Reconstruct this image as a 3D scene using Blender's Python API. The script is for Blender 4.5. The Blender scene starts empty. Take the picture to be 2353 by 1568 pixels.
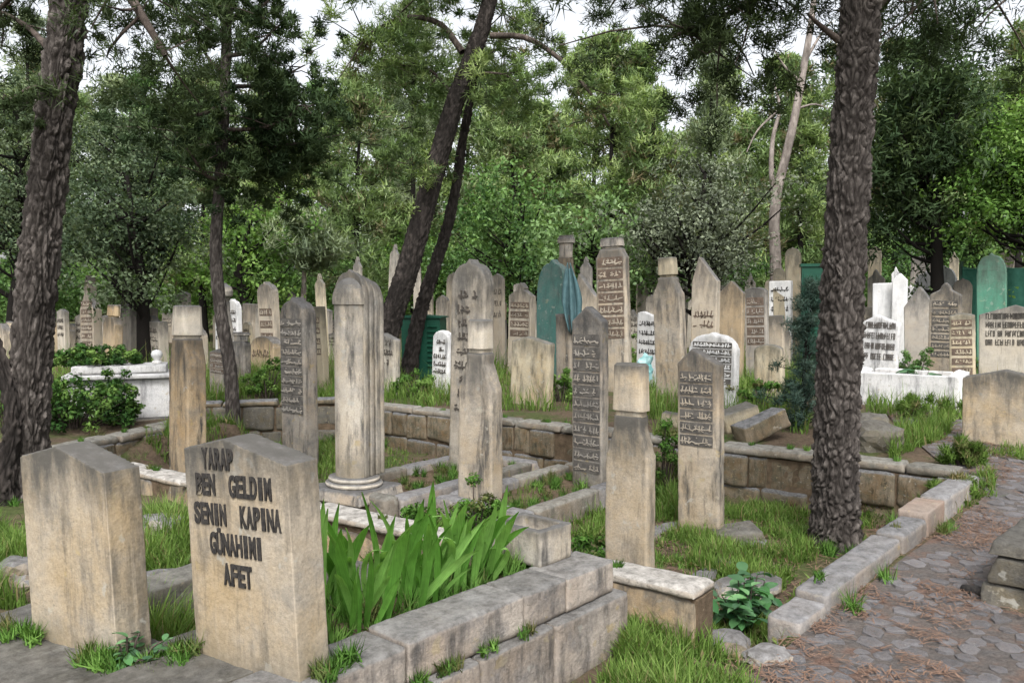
import bpy, bmesh, math, random
import numpy as np
from mathutils import Vector, Matrix, noise as mnoise

random.seed(7)
R = math.radians
scene = bpy.context.scene
COL = scene.collection

# ------------------------------------------------------------------ camera
FPX, W0, H0, HOR, EYE = 1900.0, 2352.0, 1568.0, 690.0, 1.6   # photograph measured at 2352 x 1568
PITCH = math.atan((H0 / 2 - HOR) / FPX)
cam_d = bpy.data.cameras.new('camera')
cam = bpy.data.objects.new('camera', cam_d)
COL.objects.link(cam)
cam.location = (0, 0, EYE)
cam.rotation_euler = (math.pi / 2 - PITCH, 0, 0)
cam_d.sensor_width = 36.0
cam_d.lens = 36.0 * FPX / W0
cam_d.clip_start = 0.05
cam_d.clip_end = 600
scene.camera = cam

# ------------------------------------------------------------------ sky and sun (bright overcast)
SUN_DIR = Vector((0.02, -0.75, 1.0)).normalized()
world = bpy.data.worlds.new('World')
scene.world = world
world.use_nodes = True
wn, wl = world.node_tree.nodes, world.node_tree.links
wn.clear()
sky = wn.new('ShaderNodeTexSky')
sky.sky_type = 'NISHITA'
sky.sun_disc = False
sky.sun_elevation = math.asin(SUN_DIR.z)
sky.sun_rotation = math.atan2(SUN_DIR.x, SUN_DIR.y)
sky.air_density = 1.0
sky.dust_density = 4.0
sky.ozone_density = 1.0
hs = wn.new('ShaderNodeHueSaturation')
hs.inputs['Saturation'].default_value = 0.2      # thin cloud over the whole sky
bg = wn.new('ShaderNodeBackground')
bg.inputs['Strength'].default_value = 0.15
wo = wn.new('ShaderNodeOutputWorld')
wl.new(sky.outputs['Color'], hs.inputs['Color'])
wl.new(hs.outputs['Color'], bg.inputs['Color'])
wl.new(bg.outputs['Background'], wo.inputs['Surface'])
sun_d = bpy.data.lights.new('sun', 'SUN')
sun_d.energy = 1.5
sun_d.angle = R(22)
sun_d.color = (1.0, 0.98, 0.95)
sun = bpy.data.objects.new('sun', sun_d)
COL.objects.link(sun)
sun.rotation_euler = SUN_DIR.to_track_quat('Z', 'Y').to_euler()
sun.location = (6, -5, 14)

scene.view_settings.view_transform = 'Standard'
scene.view_settings.look = 'None'
scene.view_settings.gamma = 1.0
scene.view_settings.use_curve_mapping = False
scene.view_settings.exposure = 1.1
scene.cycles.use_denoising = True
scene.cycles.max_bounces = 6
scene.cycles.diffuse_bounces = 4
scene.cycles.transparent_max_bounces = 4
scene.cycles.filter_width = 1.5

# ------------------------------------------------------------------ pixel -> place
def ray(px, py):
    x = (px - W0 / 2) / FPX
    y = -(py - H0 / 2) / FPX
    cp, sp = math.cos(PITCH), math.sin(PITCH)
    return Vector((x, cp + y * sp, -sp + y * cp))

def sstep(a, b, t):
    t = np.clip((t - a) / (b - a), 0, 1)
    return t * t * (3 - 2 * t)

E1 = Vector((0.616, 0.788, 0)); E2 = Vector((0.788, -0.616, 0))   # along a grave / across it
GRID = R(-38)

def gz_np(x, y):
    base = 0.25 * sstep(3.5, 9.0, y)
    u = x * E2.x + y * E2.y
    v = x * E1.x + y * E1.y
    left = np.maximum(sstep(-7.9, -7.5, u), sstep(-9.9, -9.6, u) * sstep(5.2, 5.5, v))
    m = sstep(3.42, 3.62, v) * (1 - sstep(6.98, 7.16, v)) * (1 - sstep(-1.52, -1.32, u)) * left
    return base * (1 - m) + (-0.2) * m

def gz(x, y):
    return float(gz_np(np.array([x]), np.array([y]))[0])

def at_z(px, py, z):
    r = ray(px, py)
    t = (z - EYE) / r.z
    return Vector((r.x * t, r.y * t, z))

def on_ground(px, py):
    z = 0.1
    for _ in range(30):
        p = at_z(px, py, z)
        z = 0.5 * z + 0.5 * gz(p.x, p.y)
    return p

def at_depth(px, py, y):
    r = ray(px, py)
    t = y / r.y
    return Vector((r.x * t, y, EYE + r.z * t))

# ------------------------------------------------------------------ scene helpers
def put(name, me, mat=None, parent=None, loc=(0, 0, 0), rot=(0, 0, 0), scale=None):
    o = bpy.data.objects.new(name, me)
    COL.objects.link(o)
    o.location = loc
    o.rotation_euler = rot
    if scale is not None:
        o.scale = scale
    if mat is not None and me is not None and len(me.materials) == 0:
        me.materials.append(mat)
    if parent is not None:
        o.parent = parent
    return o

def tag(o, label, cat=None, group=None, kind=None):
    o['label'] = label
    if cat: o['category'] = cat
    if group: o['group'] = group
    if kind: o['kind'] = kind
    return o

def empty(name, loc, rz=0.0, tilt=(0, 0)):
    o = bpy.data.objects.new(name, None)
    COL.objects.link(o)
    o.empty_display_size = 0.1
    o.location = loc
    o.rotation_euler = (tilt[0], tilt[1], rz)
    return o

def np_mesh(name, verts, faces, mat=None, tint=None, smooth=False):
    """verts (N,3), faces (M,k) all with k corners; tint: one float per vertex."""
    verts = np.asarray(verts, dtype=np.float32)
    faces = np.asarray(faces, dtype=np.int32)
    me = bpy.data.meshes.new(name)
    k = faces.shape[1]
    me.vertices.add(len(verts)); me.vertices.foreach_set('co', verts.ravel())
    me.loops.add(faces.size); me.loops.foreach_set('vertex_index', faces.ravel())
    me.polygons.add(len(faces))
    me.polygons.foreach_set('loop_start', np.arange(0, faces.size, k, dtype=np.int32))
    if smooth:
        me.polygons.foreach_set('use_smooth', np.ones(len(faces), dtype=bool))
    me.update(calc_edges=True)
    if tint is not None:
        a = me.attributes.new('tint', 'FLOAT', 'POINT')
        a.data.foreach_set('value', np.asarray(tint, dtype=np.float32))
    if mat is not None:
        me.materials.append(mat)
    return me

def set_normals(me, nrm):
    a = me.attributes.new('custom_normal', 'FLOAT_VECTOR', 'POINT')
    a.data.foreach_set('vector', np.asarray(nrm, dtype=np.float32).ravel())

def bm_mesh(name, bm, mat=None, smooth=False):
    me = bpy.data.meshes.new(name)
    bmesh.ops.recalc_face_normals(bm, faces=bm.faces[:])
    bm.to_mesh(me); bm.free()
    if smooth:
        me.polygons.foreach_set('use_smooth', np.ones(len(me.polygons), dtype=bool))
    if mat is not None:
        me.materials.append(mat)
    return me

# ------------------------------------------------------------------ materials
def new_mat(name):
    m = bpy.data.materials.new(name)
    m.use_nodes = True
    nt = m.node_tree
    nt.nodes.clear()
    out = nt.nodes.new('ShaderNodeOutputMaterial')
    return m, nt, nt.nodes, nt.links, out

def nd(nodes, typ, **kw):
    n = nodes.new(typ)
    for k, v in kw.items():
        if k in n.inputs: n.inputs[k].default_value = v
        else: setattr(n, k, v)
    return n

def ramp(nodes, stops):
    n = nodes.new('ShaderNodeValToRGB')
    cr = n.color_ramp
    while len(cr.elements) < len(stops):
        cr.elements.new(0.5)
    for e, (p, c) in zip(cr.elements, stops):
        e.position = p
        e.color = (c, c, c, 1) if isinstance(c, (int, float)) else (*c, 1)
    return n

def mixc(nodes, links, fac, a, b, mode='MIX'):
    n = nodes.new('ShaderNodeMix')
    n.data_type = 'RGBA'; n.blend_type = mode
    for sock, v in ((0, fac), (6, a), (7, b)):
        if isinstance(v, bpy.types.NodeSocket): links.new(v, n.inputs[sock])
        elif sock == 0: n.inputs[0].default_value = v
        else: n.inputs[sock].default_value = (*v, 1)
    return n.outputs[2]

def obj_coords(nodes, links, rnd=40.0):
    tc = nodes.new('ShaderNodeTexCoord')
    oi = nodes.new('ShaderNodeObjectInfo')
    mu = nd(nodes, 'ShaderNodeMath', operation='MULTIPLY'); mu.inputs[1].default_value = rnd
    links.new(oi.outputs['Random'], mu.inputs[0])
    ad = nd(nodes, 'ShaderNodeVectorMath', operation='ADD')
    links.new(tc.outputs['Object'], ad.inputs[0]); links.new(mu.outputs[0], ad.inputs[1])
    return ad.outputs[0], oi.outputs['Random']

def noise(nodes, links, vec, scale, detail=5, rough=0.6, stretch=None):
    if stretch is not None:
        mp = nodes.new('ShaderNodeMapping'); mp.inputs['Scale'].default_value = stretch
        links.new(vec, mp.inputs['Vector']); vec = mp.outputs[0]
    n = nd(nodes, 'ShaderNodeTexNoise', Scale=scale, Detail=detail, Roughness=rough)
    links.new(vec, n.inputs['Vector'])
    return n.outputs['Fac']

def stone_mat(name, base, warm, grey, crust=0.6, streak=0.5, top=0.85, bump=0.5, dirt=(0.05, 0.045, 0.035), head_crust=0.8, topcol=(0.17, 0.17, 0.175), pits=0.6):
    m, nt, N, L, out = new_mat(name)
    vec, rnd = obj_coords(N, L)
    n1 = noise(N, L, vec, 2.6, 6, 0.62)
    r1 = ramp(N, [(0.38, 0.0), (0.66, 1.0)]); L.new(n1, r1.inputs[0])
    c = mixc(N, L, r1.outputs[0], base, warm)
    # grey crust in blotches
    n2 = noise(N, L, vec, 4.5, 8, 0.72)
    r2 = ramp(N, [(0.47, 0.0), (0.64, crust)]); L.new(n2, r2.inputs[0])
    c = mixc(N, L, r2.outputs[0], c, grey)
    # rain streaks
    n3 = noise(N, L, vec, 2.4, 6, 0.68, (4.2, 4.2, 0.75))
    r3 = ramp(N, [(0.50, 0.0), (0.66, min(1.0, streak * 1.35))]); L.new(n3, r3.inputs[0])
    c = mixc(N, L, r3.outputs[0], c, tuple(0.36 * x for x in grey))
    # thin pale runs
    n3b = noise(N, L, vec, 5.0, 4, 0.6, (9, 9, 0.6))
    r3b = ramp(N, [(0.58, 0.0), (0.74, 0.3)]); L.new(n3b, r3b.inputs[0])
    c = mixc(N, L, r3b.outputs[0], c, tuple(min(0.8, 1.25 * x) for x in base))
    # fine speckle
    n4 = noise(N, L, vec, 90, 4, 0.7)
    r4 = ramp(N, [(0.30, 0.72), (0.62, 1.10)]); L.new(n4, r4.inputs[0])
    c = mixc(N, L, 0.75, c, r4.outputs[0], 'MULTIPLY')
    # pits and black lichen dots
    n6 = noise(N, L, vec, 21, 4, 0.65)
    r6 = ramp(N, [(0.67 if pits < 0.7 else 0.56, 0.0), (0.75 if pits < 0.7 else 0.66, pits)]); L.new(n6, r6.inputs[0])
    c = mixc(N, L, r6.outputs[0], c, dirt)
    # rosettes of pale and ochre lichen
    n11 = noise(N, L, vec, 13, 3, 0.55)
    r11 = ramp(N, [(0.63, 0.0), (0.68, 0.55)]); L.new(n11, r11.inputs[0])
    n12 = noise(N, L, vec, 2.1, 2, 0.5)
    r12 = ramp(N, [(0.45, (0.36, 0.355, 0.32)), (0.6, (0.34, 0.26, 0.12))]); L.new(n12, r12.inputs[0])
    c = mixc(N, L, r11.outputs[0], c, r12.outputs[0])
    # worn lighter arrises
    gp = N.new('ShaderNodeNewGeometry')
    rp_ = ramp(N, [(0.52, 0.0), (0.58, 0.45)]); L.new(gp.outputs['Pointiness'], rp_.inputs[0])
    c = mixc(N, L, rp_.outputs[0], c, tuple(min(0.75, 1.2 * x) for x in base))
    # lichen crust that grows on upward faces
    ge = N.new('ShaderNodeNewGeometry')
    sx = N.new('ShaderNodeSeparateXYZ'); L.new(ge.outputs['Normal'], sx.inputs[0])
    n5 = noise(N, L, vec, 9, 6, 0.7)
    ad = nd(N, 'ShaderNodeMath', operation='MULTIPLY_ADD'); ad.inputs[1].default_value = 0.5; 
    L.new(n5, ad.inputs[0]); L.new(sx.outputs['Z'], ad.inputs[2])
    r5 = ramp(N, [(0.55, 0.0), (0.85, top)]); L.new(ad.outputs[0], r5.inputs[0])
    n7 = noise(N, L, vec, 17, 6, 0.75)
    r7 = ramp(N, [(0.33, tuple(0.35 * x for x in topcol)), (0.64, tuple(min(0.8, 1.35 * x) for x in topcol))]); L.new(n7, r7.inputs[0])
    c = mixc(N, L, r5.outputs[0], c, r7.outputs[0])
    # dark weathering crust that creeps down from the top of the stone in tongues
    tc2 = N.new('ShaderNodeTexCoord'); sg = N.new('ShaderNodeSeparateXYZ'); L.new(tc2.outputs['Generated'], sg.inputs[0])
    n9 = noise(N, L, vec, 4.0, 7, 0.7, (2.6, 2.6, 0.8))
    a9 = nd(N, 'ShaderNodeMath', operation='MULTIPLY_ADD'); a9.inputs[1].default_value = 0.75
    L.new(n9, a9.inputs[0]); L.new(sg.outputs['Z'], a9.inputs[2])
    m9 = nd(N, 'ShaderNodeMapRange'); m9.inputs['From Min'].default_value = 1.05; m9.inputs['From Max'].default_value = 1.34; m9.inputs['To Max'].default_value = head_crust
    L.new(a9.outputs[0], m9.inputs['Value'])
    c = mixc(N, L, m9.outputs[0], c, tuple(0.36 * x for x in grey))
    # soil splash and damp at the foot
    n10 = noise(N, L, vec, 6.0, 6, 0.7)
    a10 = nd(N, 'ShaderNodeMath', operation='MULTIPLY_ADD'); a10.inputs[1].default_value = 0.35
    L.new(n10, a10.inputs[0]); L.new(sg.outputs['Z'], a10.inputs[2])
    m10 = nd(N, 'ShaderNodeMapRange'); m10.inputs['From Min'].default_value = 0.36; m10.inputs['From Max'].default_value = 0.16; m10.inputs['To Max'].default_value = 0.55
    L.new(a10.outputs[0], m10.inputs['Value'])
    c = mixc(N, L, m10.outputs[0], c, (0.13, 0.11, 0.075))
    # value shift per stone
    r8 = ramp(N, [(0.0, 0.78), (1.0, 1.12)]); L.new(rnd, r8.inputs[0])
    c = mixc(N, L, 1.0, c, r8.outputs[0], 'MULTIPLY')
    b = nd(N, 'ShaderNodeBsdfPrincipled', Roughness=0.92)
    b.inputs['Specular IOR Level'].default_value = 0.18
    L.new(c, b.inputs['Base Color'])
    bn = nd(N, 'ShaderNodeBump', Strength=bump, Distance=0.012)
    nb = noise(N, L, vec, 30, 9, 0.72)
    L.new(nb, bn.inputs['Height']); L.new(bn.outputs[0], b.inputs['Normal'])
    L.new(b.outputs[0], out.inputs[0])
    return m

def plain_mat(name, c1, c2, scale=8, rough=0.8, bump=0.15, spec=0.3):
    m, nt, N, L, out = new_mat(name)
    vec, rnd = obj_coords(N, L)
    n1 = noise(N, L, vec, scale, 6, 0.65)
    r1 = ramp(N, [(0.35, c1), (0.68, c2)]); L.new(n1, r1.inputs[0])
    b = nd(N, 'ShaderNodeBsdfPrincipled', Roughness=rough)
    b.inputs['Specular IOR Level'].default_value = spec
    L.new(r1.outputs[0], b.inputs['Base Color'])
    bn = nd(N, 'ShaderNodeBump', Strength=bump, Distance=0.01)
    nb = noise(N, L, vec, scale * 5, 6, 0.7)
    L.new(nb, bn.inputs['Height']); L.new(bn.outputs[0], b.inputs['Normal'])
    L.new(b.outputs[0], out.inputs[0])
    return m

def leaf_mat(name, cols, trans=0.35, gloss=0.12, vein=False):
    """cols: leaf colours picked by the 'tint' attribute of a leaf or clump."""
    m, nt, N, L, out = new_mat(name)
    at = nd(N, 'ShaderNodeAttribute'); at.attribute_name = 'tint'
    n = len(cols)
    r = ramp(N, [(i / (n - 1), c) for i, c in enumerate(cols)])
    L.new(at.outputs['Fac'], r.inputs[0])
    col = r.outputs[0]
    if vein:      # fine lengthwise ribs and blotches
        vec, rnd = obj_coords(N, L)
        nv = noise(N, L, vec, 3.0, 3, 0.6, (1, 70, 1.2))
        rv = ramp(N, [(0.3, 0.68), (0.7, 1.22)]); L.new(nv, rv.inputs[0])
        col = mixc(N, L, 0.9, col, rv.outputs[0], 'MULTIPLY')
        nw = noise(N, L, vec, 6.0, 4, 0.6)
        rw = ramp(N, [(0.35, 0.75), (0.7, 1.2)]); L.new(nw, rw.inputs[0])
        col = mixc(N, L, 0.8, col, rw.outputs[0], 'MULTIPLY')
    d = N.new('ShaderNodeBsdfDiffuse'); t = N.new('ShaderNodeBsdfTranslucent')
    g = nd(N, 'ShaderNodeBsdfGlossy', Roughness=0.45)
    g.inputs['Color'].default_value = (0.5, 0.52, 0.5, 1)
    L.new(col, d.inputs['Color'])
    tc = mixc(N, L, 1.0, col, (1.15, 1.25, 0.7), 'MULTIPLY')
    L.new(tc, t.inputs['Color'])
    s1 = N.new('ShaderNodeMixShader'); s1.inputs[0].default_value = trans
    L.new(d.outputs[0], s1.inputs[1]); L.new(t.outputs[0], s1.inputs[2])
    fr = nd(N, 'ShaderNodeFresnel', IOR=1.35)
    mu = nd(N, 'ShaderNodeMath', operation='MULTIPLY'); mu.inputs[1].default_value = gloss * 1.0
    mu.use_clamp = True
    L.new(fr.outputs[0], mu.inputs[0])
    s2 = N.new('ShaderNodeMixShader'); L.new(mu.outputs[0], s2.inputs[0])
    L.new(s1.outputs[0], s2.inputs[1]); L.new(g.outputs[0], s2.inputs[2])
    L.new(s2.outputs[0], out.inputs[0])
    return m

def bark_mat(name, dark, light, scale=1.0, tintmix=True):
    m, nt, N, L, out = new_mat(name)
    tc = N.new('ShaderNodeTexCoord')
    vec = tc.outputs['Object']
    n1 = noise(N, L, vec, 16 * scale, 7, 0.7, (1, 1, 0.28))
    r1 = ramp(N, [(0.36, dark), (0.66, light)]); L.new(n1, r1.inputs[0])
    c = r1.outputs[0]
    n2 = noise(N, L, vec, 3.0, 5, 0.6)
    r2 = ramp(N, [(0.32, 0.5), (0.5, 1.0), (0.72, 1.45)]); L.new(n2, r2.inputs[0])
    c = mixc(N, L, 0.8, c, r2.outputs[0], 'MULTIPLY')
    if tintmix:
        at = nd(N, 'ShaderNodeAttribute'); at.attribute_name = 'tint'
        c = mixc(N, L, at.outputs['Fac'], tuple(0.6 * x for x in dark), c)
    b = nd(N, 'ShaderNodeBsdfPrincipled', Roughness=0.95)
    b.inputs['Specular IOR Level'].default_value = 0.1
    L.new(c, b.inputs['Base Color'])
    bn = nd(N, 'ShaderNodeBump', Strength=0.9, Distance=0.02)
    nb = noise(N, L, vec, 34 * scale, 8, 0.75, (1, 1, 0.3))
    L.new(nb, bn.inputs['Height']); L.new(bn.outputs[0], b.inputs['Normal'])
    L.new(b.outputs[0], out.inputs[0])
    return m

M = {}
M['beige'] = stone_mat('beige_limestone', (0.372, 0.328, 0.266), (0.333, 0.266, 0.177), (0.20, 0.19, 0.18), 0.75, 0.55, bump=0.8)
M['plainbeige'] = stone_mat('clean_beige_limestone', (0.372, 0.319, 0.248), (0.337, 0.257, 0.155), (0.21, 0.20, 0.18), 0.55, 0.5, topcol=(0.105, 0.105, 0.112), head_crust=0.95)
M['pink'] = stone_mat('pinkish_limestone', (0.381, 0.332, 0.266), (0.337, 0.265, 0.181), (0.20, 0.19, 0.175), 0.65, 0.7)
M['ochre'] = stone_mat('ochre_limestone', (0.371, 0.292, 0.195), (0.329, 0.227, 0.120), (0.17, 0.158, 0.14), 0.65, 0.75)
M['grey'] = stone_mat('grey_weathered_limestone', (0.327, 0.301, 0.264), (0.329, 0.269, 0.203), (0.16, 0.155, 0.15), 0.85, 0.75)
M['pale'] = stone_mat('pale_limestone', (0.454, 0.412, 0.349), (0.390, 0.331, 0.249), (0.22, 0.212, 0.198), 0.65, 0.7)
M['white'] = stone_mat('white_marble', (0.66, 0.655, 0.65), (0.60, 0.58, 0.55), (0.36, 0.36, 0.365), 0.55, 0.55, top=0.4, bump=0.4, head_crust=0.15, topcol=(0.55, 0.55, 0.56))
M['yellowish'] = stone_mat('yellow_limestone', (0.425, 0.372, 0.274), (0.381, 0.301, 0.186), (0.25, 0.235, 0.19), 0.5, 0.6)
M['wall'] = stone_mat('wall_stone', (0.192, 0.158, 0.114), (0.151, 0.102, 0.053), (0.077, 0.082, 0.058), 0.75, 0.5, top=0.95, bump=0.8, head_crust=0.15)
M['coping'] = stone_mat('coping_stone', (0.237, 0.211, 0.177), (0.207, 0.164, 0.117), (0.133, 0.133, 0.116), 0.85, 0.4, top=0.75, bump=1.0, head_crust=0.15, topcol=(0.212, 0.207, 0.186))
M['kerb'] = stone_mat('grey_kerb_stone', (0.27, 0.255, 0.24), (0.28, 0.225, 0.175), (0.17, 0.17, 0.175), 0.8, 0.3, top=0.8, bump=0.8, head_crust=0.15)
M['limewash'] = stone_mat('white_lichened_coping', (0.36, 0.32, 0.27), (0.33, 0.26, 0.19), (0.22, 0.21, 0.19), 0.7, 0.4, top=0.85, bump=1.0, head_crust=0.05, topcol=(0.37, 0.355, 0.33), pits=0.8)
M['lichen'] = stone_mat('blotchy_lichened_block', (0.368, 0.324, 0.280), (0.312, 0.253, 0.201), (0.17, 0.16, 0.155), 0.9, 0.6, top=0.85, bump=1.0, head_crust=0.3, topcol=(0.22, 0.217, 0.21), pits=0.6)
M['orangekerb'] = stone_mat('orange_kerb_stone', (0.273, 0.222, 0.184), (0.266, 0.187, 0.142), (0.198, 0.179, 0.163), 0.6, 0.3, top=0.3, bump=0.7, head_crust=0.15, topcol=(0.249, 0.202, 0.170))
M['darkslab'] = stone_mat('dark_mossy_slab', (0.15, 0.138, 0.115), (0.125, 0.105, 0.07), (0.10, 0.098, 0.092), 0.8, 0.4, top=0.7, bump=1.0, topcol=(0.12, 0.115, 0.105), head_crust=0.15)
M['rubble'] = stone_mat('rubble_stone', (0.30, 0.27, 0.23), (0.24, 0.18, 0.12), (0.17, 0.165, 0.16), 0.6, 0.3, bump=0.9, head_crust=0.15)
M['greenpaint'] = stone_mat('green_painted_stone', (0.055, 0.135, 0.12), (0.075, 0.16, 0.145), (0.16, 0.185, 0.17), 0.7, 0.6, top=0.4, head_crust=0.3)
M['seagreenpaint'] = stone_mat('sea_green_paint', (0.075, 0.21, 0.145), (0.11, 0.26, 0.185), (0.17, 0.22, 0.18), 0.55, 0.5, top=0.4)
M['greenmetal'] = plain_mat('dark_green_metal', (0.005, 0.05, 0.03), (0.009, 0.07, 0.042), 3, 0.5, 0.05)
M['greennet'] = plain_mat('green_shade_net', (0.015, 0.085, 0.058), (0.03, 0.12, 0.085), 9, 0.8)
M['cloth'] = plain_mat('turquoise_cloth', (0.04, 0.092, 0.102), (0.085, 0.15, 0.162), 9, 0.85)
M['plasticbag'] = plain_mat('turquoise_plastic', (0.08, 0.24, 0.24), (0.34, 0.47, 0.47), 14, 0.4)
M['black'] = plain_mat('black_lettering_paint', (0.012, 0.012, 0.013), (0.055, 0.048, 0.042), 60, 0.9, 0.4)
M['darkink'] = plain_mat('worn_dark_lettering', (0.045, 0.04, 0.036), (0.10, 0.085, 0.07), 30, 0.9)
M['brownink'] = plain_mat('brown_stained_panel', (0.085, 0.062, 0.048), (0.17, 0.125, 0.095), 14, 0.95, 0.6)
M['greyink'] = plain_mat('grey_stained_panel', (0.06, 0.056, 0.052), (0.135, 0.124, 0.11), 14, 0.95, 0.6)
M['soil'] = plain_mat('grave_soil', (0.07, 0.052, 0.034), (0.15, 0.11, 0.075), 14, 0.95, 0.8, 0.1)
M['bark'] = bark_mat('pine_bark', (0.045, 0.038, 0.034), (0.215, 0.19, 0.172), 1.9)
M['darkbark'] = bark_mat('dark_bark', (0.024, 0.021, 0.019), (0.095, 0.08, 0.072))
M['palebark'] = bark_mat('pale_bark', (0.15, 0.125, 0.11), (0.33, 0.29, 0.26), 0.7, False)
M['limb'] = bark_mat('limb_bark', (0.04, 0.032, 0.027), (0.13, 0.105, 0.09), 1.2, False)
M['needle'] = plain_mat('dry_pine_needles', (0.12, 0.07, 0.048), (0.235, 0.15, 0.105), 25, 0.95)
M['iris'] = leaf_mat('iris_leaf', [(0.240, 0.231, 0.061), (0.082, 0.203, 0.036), (0.128, 0.291, 0.054), (0.181, 0.353, 0.084), (0.240, 0.420, 0.120)], 0.4, 0.05, vein=True)
M['grass'] = leaf_mat('grass_blade', [(0.239, 0.192, 0.103), (0.066, 0.115, 0.024), (0.095, 0.163, 0.035), (0.124, 0.206, 0.046), (0.181, 0.259, 0.072)], 0.35, 0.05)
M['weed'] = leaf_mat('weed_leaf', [(0.170, 0.163, 0.071), (0.067, 0.150, 0.030), (0.103, 0.213, 0.045), (0.170, 0.300, 0.071)], 0.35, 0.08)
M['broad'] = leaf_mat('broad_leaf', [(0.032, 0.098, 0.037), (0.063, 0.169, 0.056), (0.151, 0.312, 0.123)], 0.25, 0.18)
M['ivy'] = leaf_mat('ivy_leaf', [(0.035, 0.085, 0.024), (0.07, 0.15, 0.035), (0.18, 0.29, 0.075)], 0.25, 0.15)
M['pine_light'] = leaf_mat('light_pine_needles', [(0.186, 0.162, 0.095), (0.109, 0.168, 0.068), (0.153, 0.226, 0.088), (0.207, 0.291, 0.114), (0.262, 0.349, 0.143), (0.350, 0.434, 0.204)])
M['pine_mid'] = leaf_mat('mid_pine_needles', [(0.188, 0.154, 0.085), (0.087, 0.140, 0.056), (0.126, 0.190, 0.071), (0.188, 0.267, 0.099), (0.239, 0.323, 0.121), (0.338, 0.421, 0.170)])
M['pine_grey'] = leaf_mat('grey_pine_needles', [(0.099, 0.135, 0.078), (0.160, 0.203, 0.118), (0.222, 0.276, 0.156), (0.334, 0.391, 0.234)])
M['pine_dark'] = leaf_mat('dark_pine_needles', [(0.028, 0.041, 0.019), (0.044, 0.065, 0.029), (0.072, 0.099, 0.044)], 0.25, 0.05)
M['conifer_dark'] = leaf_mat('dark_conifer_foliage', [(0.034, 0.058, 0.028), (0.060, 0.095, 0.043), (0.107, 0.151, 0.063)], 0.2, 0.05)
M['leaf_bright'] = leaf_mat('bright_green_leaves', [(0.083, 0.166, 0.039), (0.119, 0.226, 0.053), (0.173, 0.298, 0.072), (0.262, 0.397, 0.118)], 0.4)
M['leaf_green'] = leaf_mat('green_leaves', [(0.061, 0.125, 0.042), (0.099, 0.189, 0.059), (0.143, 0.252, 0.078), (0.198, 0.322, 0.113)], 0.35)
M['olive'] = leaf_mat('olive_leaves', [(0.092, 0.110, 0.075), (0.153, 0.179, 0.120), (0.244, 0.278, 0.190)], 0.2, 0.15)
M['olive_dark'] = leaf_mat('dark_olive_leaves', [(0.044, 0.067, 0.040), (0.072, 0.105, 0.060), (0.109, 0.149, 0.083), (0.160, 0.202, 0.121)], 0.25, 0.04)
M['mint'] = leaf_mat('mint_green_leaves', [(0.123, 0.208, 0.077), (0.190, 0.300, 0.121), (0.281, 0.393, 0.187)], 0.35)
M['blue'] = leaf_mat('blue_green_foliage', [(0.04, 0.075, 0.06), (0.07, 0.12, 0.095), (0.13, 0.19, 0.15)], 0.2)

# ------------------------------------------------------------------ ground
def bumps(x, y):
    return (0.010 * np.sin(3.1 * x + 1.3 * y) + 0.008 * np.sin(5.3 * y - 2.2 * x + 1.0)
            + 0.005 * np.sin(9.7 * x + 2.0) * np.sin(8.3 * y))

_gz0 = gz_np
def gz_np(x, y):
    return _gz0(x, y) + bumps(x, y)

def axis(dense0, dense1, step, lo, hi):
    a = list(np.arange(dense0, dense1 + 1e-6, step))
    s = step; v = a[-1]
    while v < hi:
        s *= 1.35; v += s; a.append(v)
    s = step; v = a[0]
    while v > lo:
        s *= 1.35; v -= s; a.insert(0, v)
    return np.array(a)

def ground_material():
    m, nt, N, L, out = new_mat('cemetery_ground')
    tc = N.new('ShaderNodeTexCoord'); vec = tc.outputs['Object']
    n1 = noise(N, L, vec, 1.1, 7, 0.65)
    r1 = ramp(N, [(0.36, (0.085, 0.064, 0.045)), (0.46, (0.12, 0.088, 0.062)), (0.56, (0.07, 0.085, 0.032))]); L.new(n1, r1.inputs[0])
    n2 = noise(N, L, vec, 26, 6, 0.75)
    r2 = ramp(N, [(0.3, 0.45), (0.65, 1.3)]); L.new(n2, r2.inputs[0])
    c = mixc(N, L, 0.85, r1.outputs[0], r2.outputs[0], 'MULTIPLY')
    b = nd(N, 'ShaderNodeBsdfPrincipled', Roughness=0.97)
    b.inputs['Specular IOR Level'].default_value = 0.1
    L.new(c, b.inputs['Base Color'])
    bn = nd(N, 'ShaderNodeBump', Strength=1.0, Distance=0.03)
    nb = noise(N, L, vec, 18, 9, 0.75)
    L.new(nb, bn.inputs['Height']); L.new(bn.outputs[0], b.inputs['Normal'])
    L.new(b.outputs[0], out.inputs[0])
    return m

def path_material():
    m, nt, N, L, out = new_mat('path_earth_and_litter')
    tc = N.new('ShaderNodeTexCoord'); vec = tc.outputs['Object']
    n1 = noise(N, L, vec, 4.0, 8, 0.7)
    r1 = ramp(N, [(0.36, (0.105, 0.098, 0.095)), (0.5, (0.122, 0.105, 0.095)), (0.64, (0.155, 0.10, 0.078))]); L.new(n1, r1.inputs[0])
    n2 = noise(N, L, vec, 45, 6, 0.75)
    r2 = ramp(N, [(0.3, 0.5), (0.66, 1.3)]); L.new(n2, r2.inputs[0])
    c = mixc(N, L, 0.85, r1.outputs[0], r2.outputs[0], 'MULTIPLY')
    b = nd(N, 'ShaderNodeBsdfPrincipled', Roughness=0.97)
    b.inputs['Specular IOR Level'].default_value = 0.1
    L.new(c, b.inputs['Base Color'])
    bn = nd(N, 'ShaderNodeBump', Strength=1.0, Distance=0.02)
    nb = noise(N, L, vec, 30, 9, 0.75)
    L.new(nb, bn.inputs['Height']); L.new(bn.outputs[0], b.inputs['Normal'])
    L.new(b.outputs[0], out.inputs[0])
    return m

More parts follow.
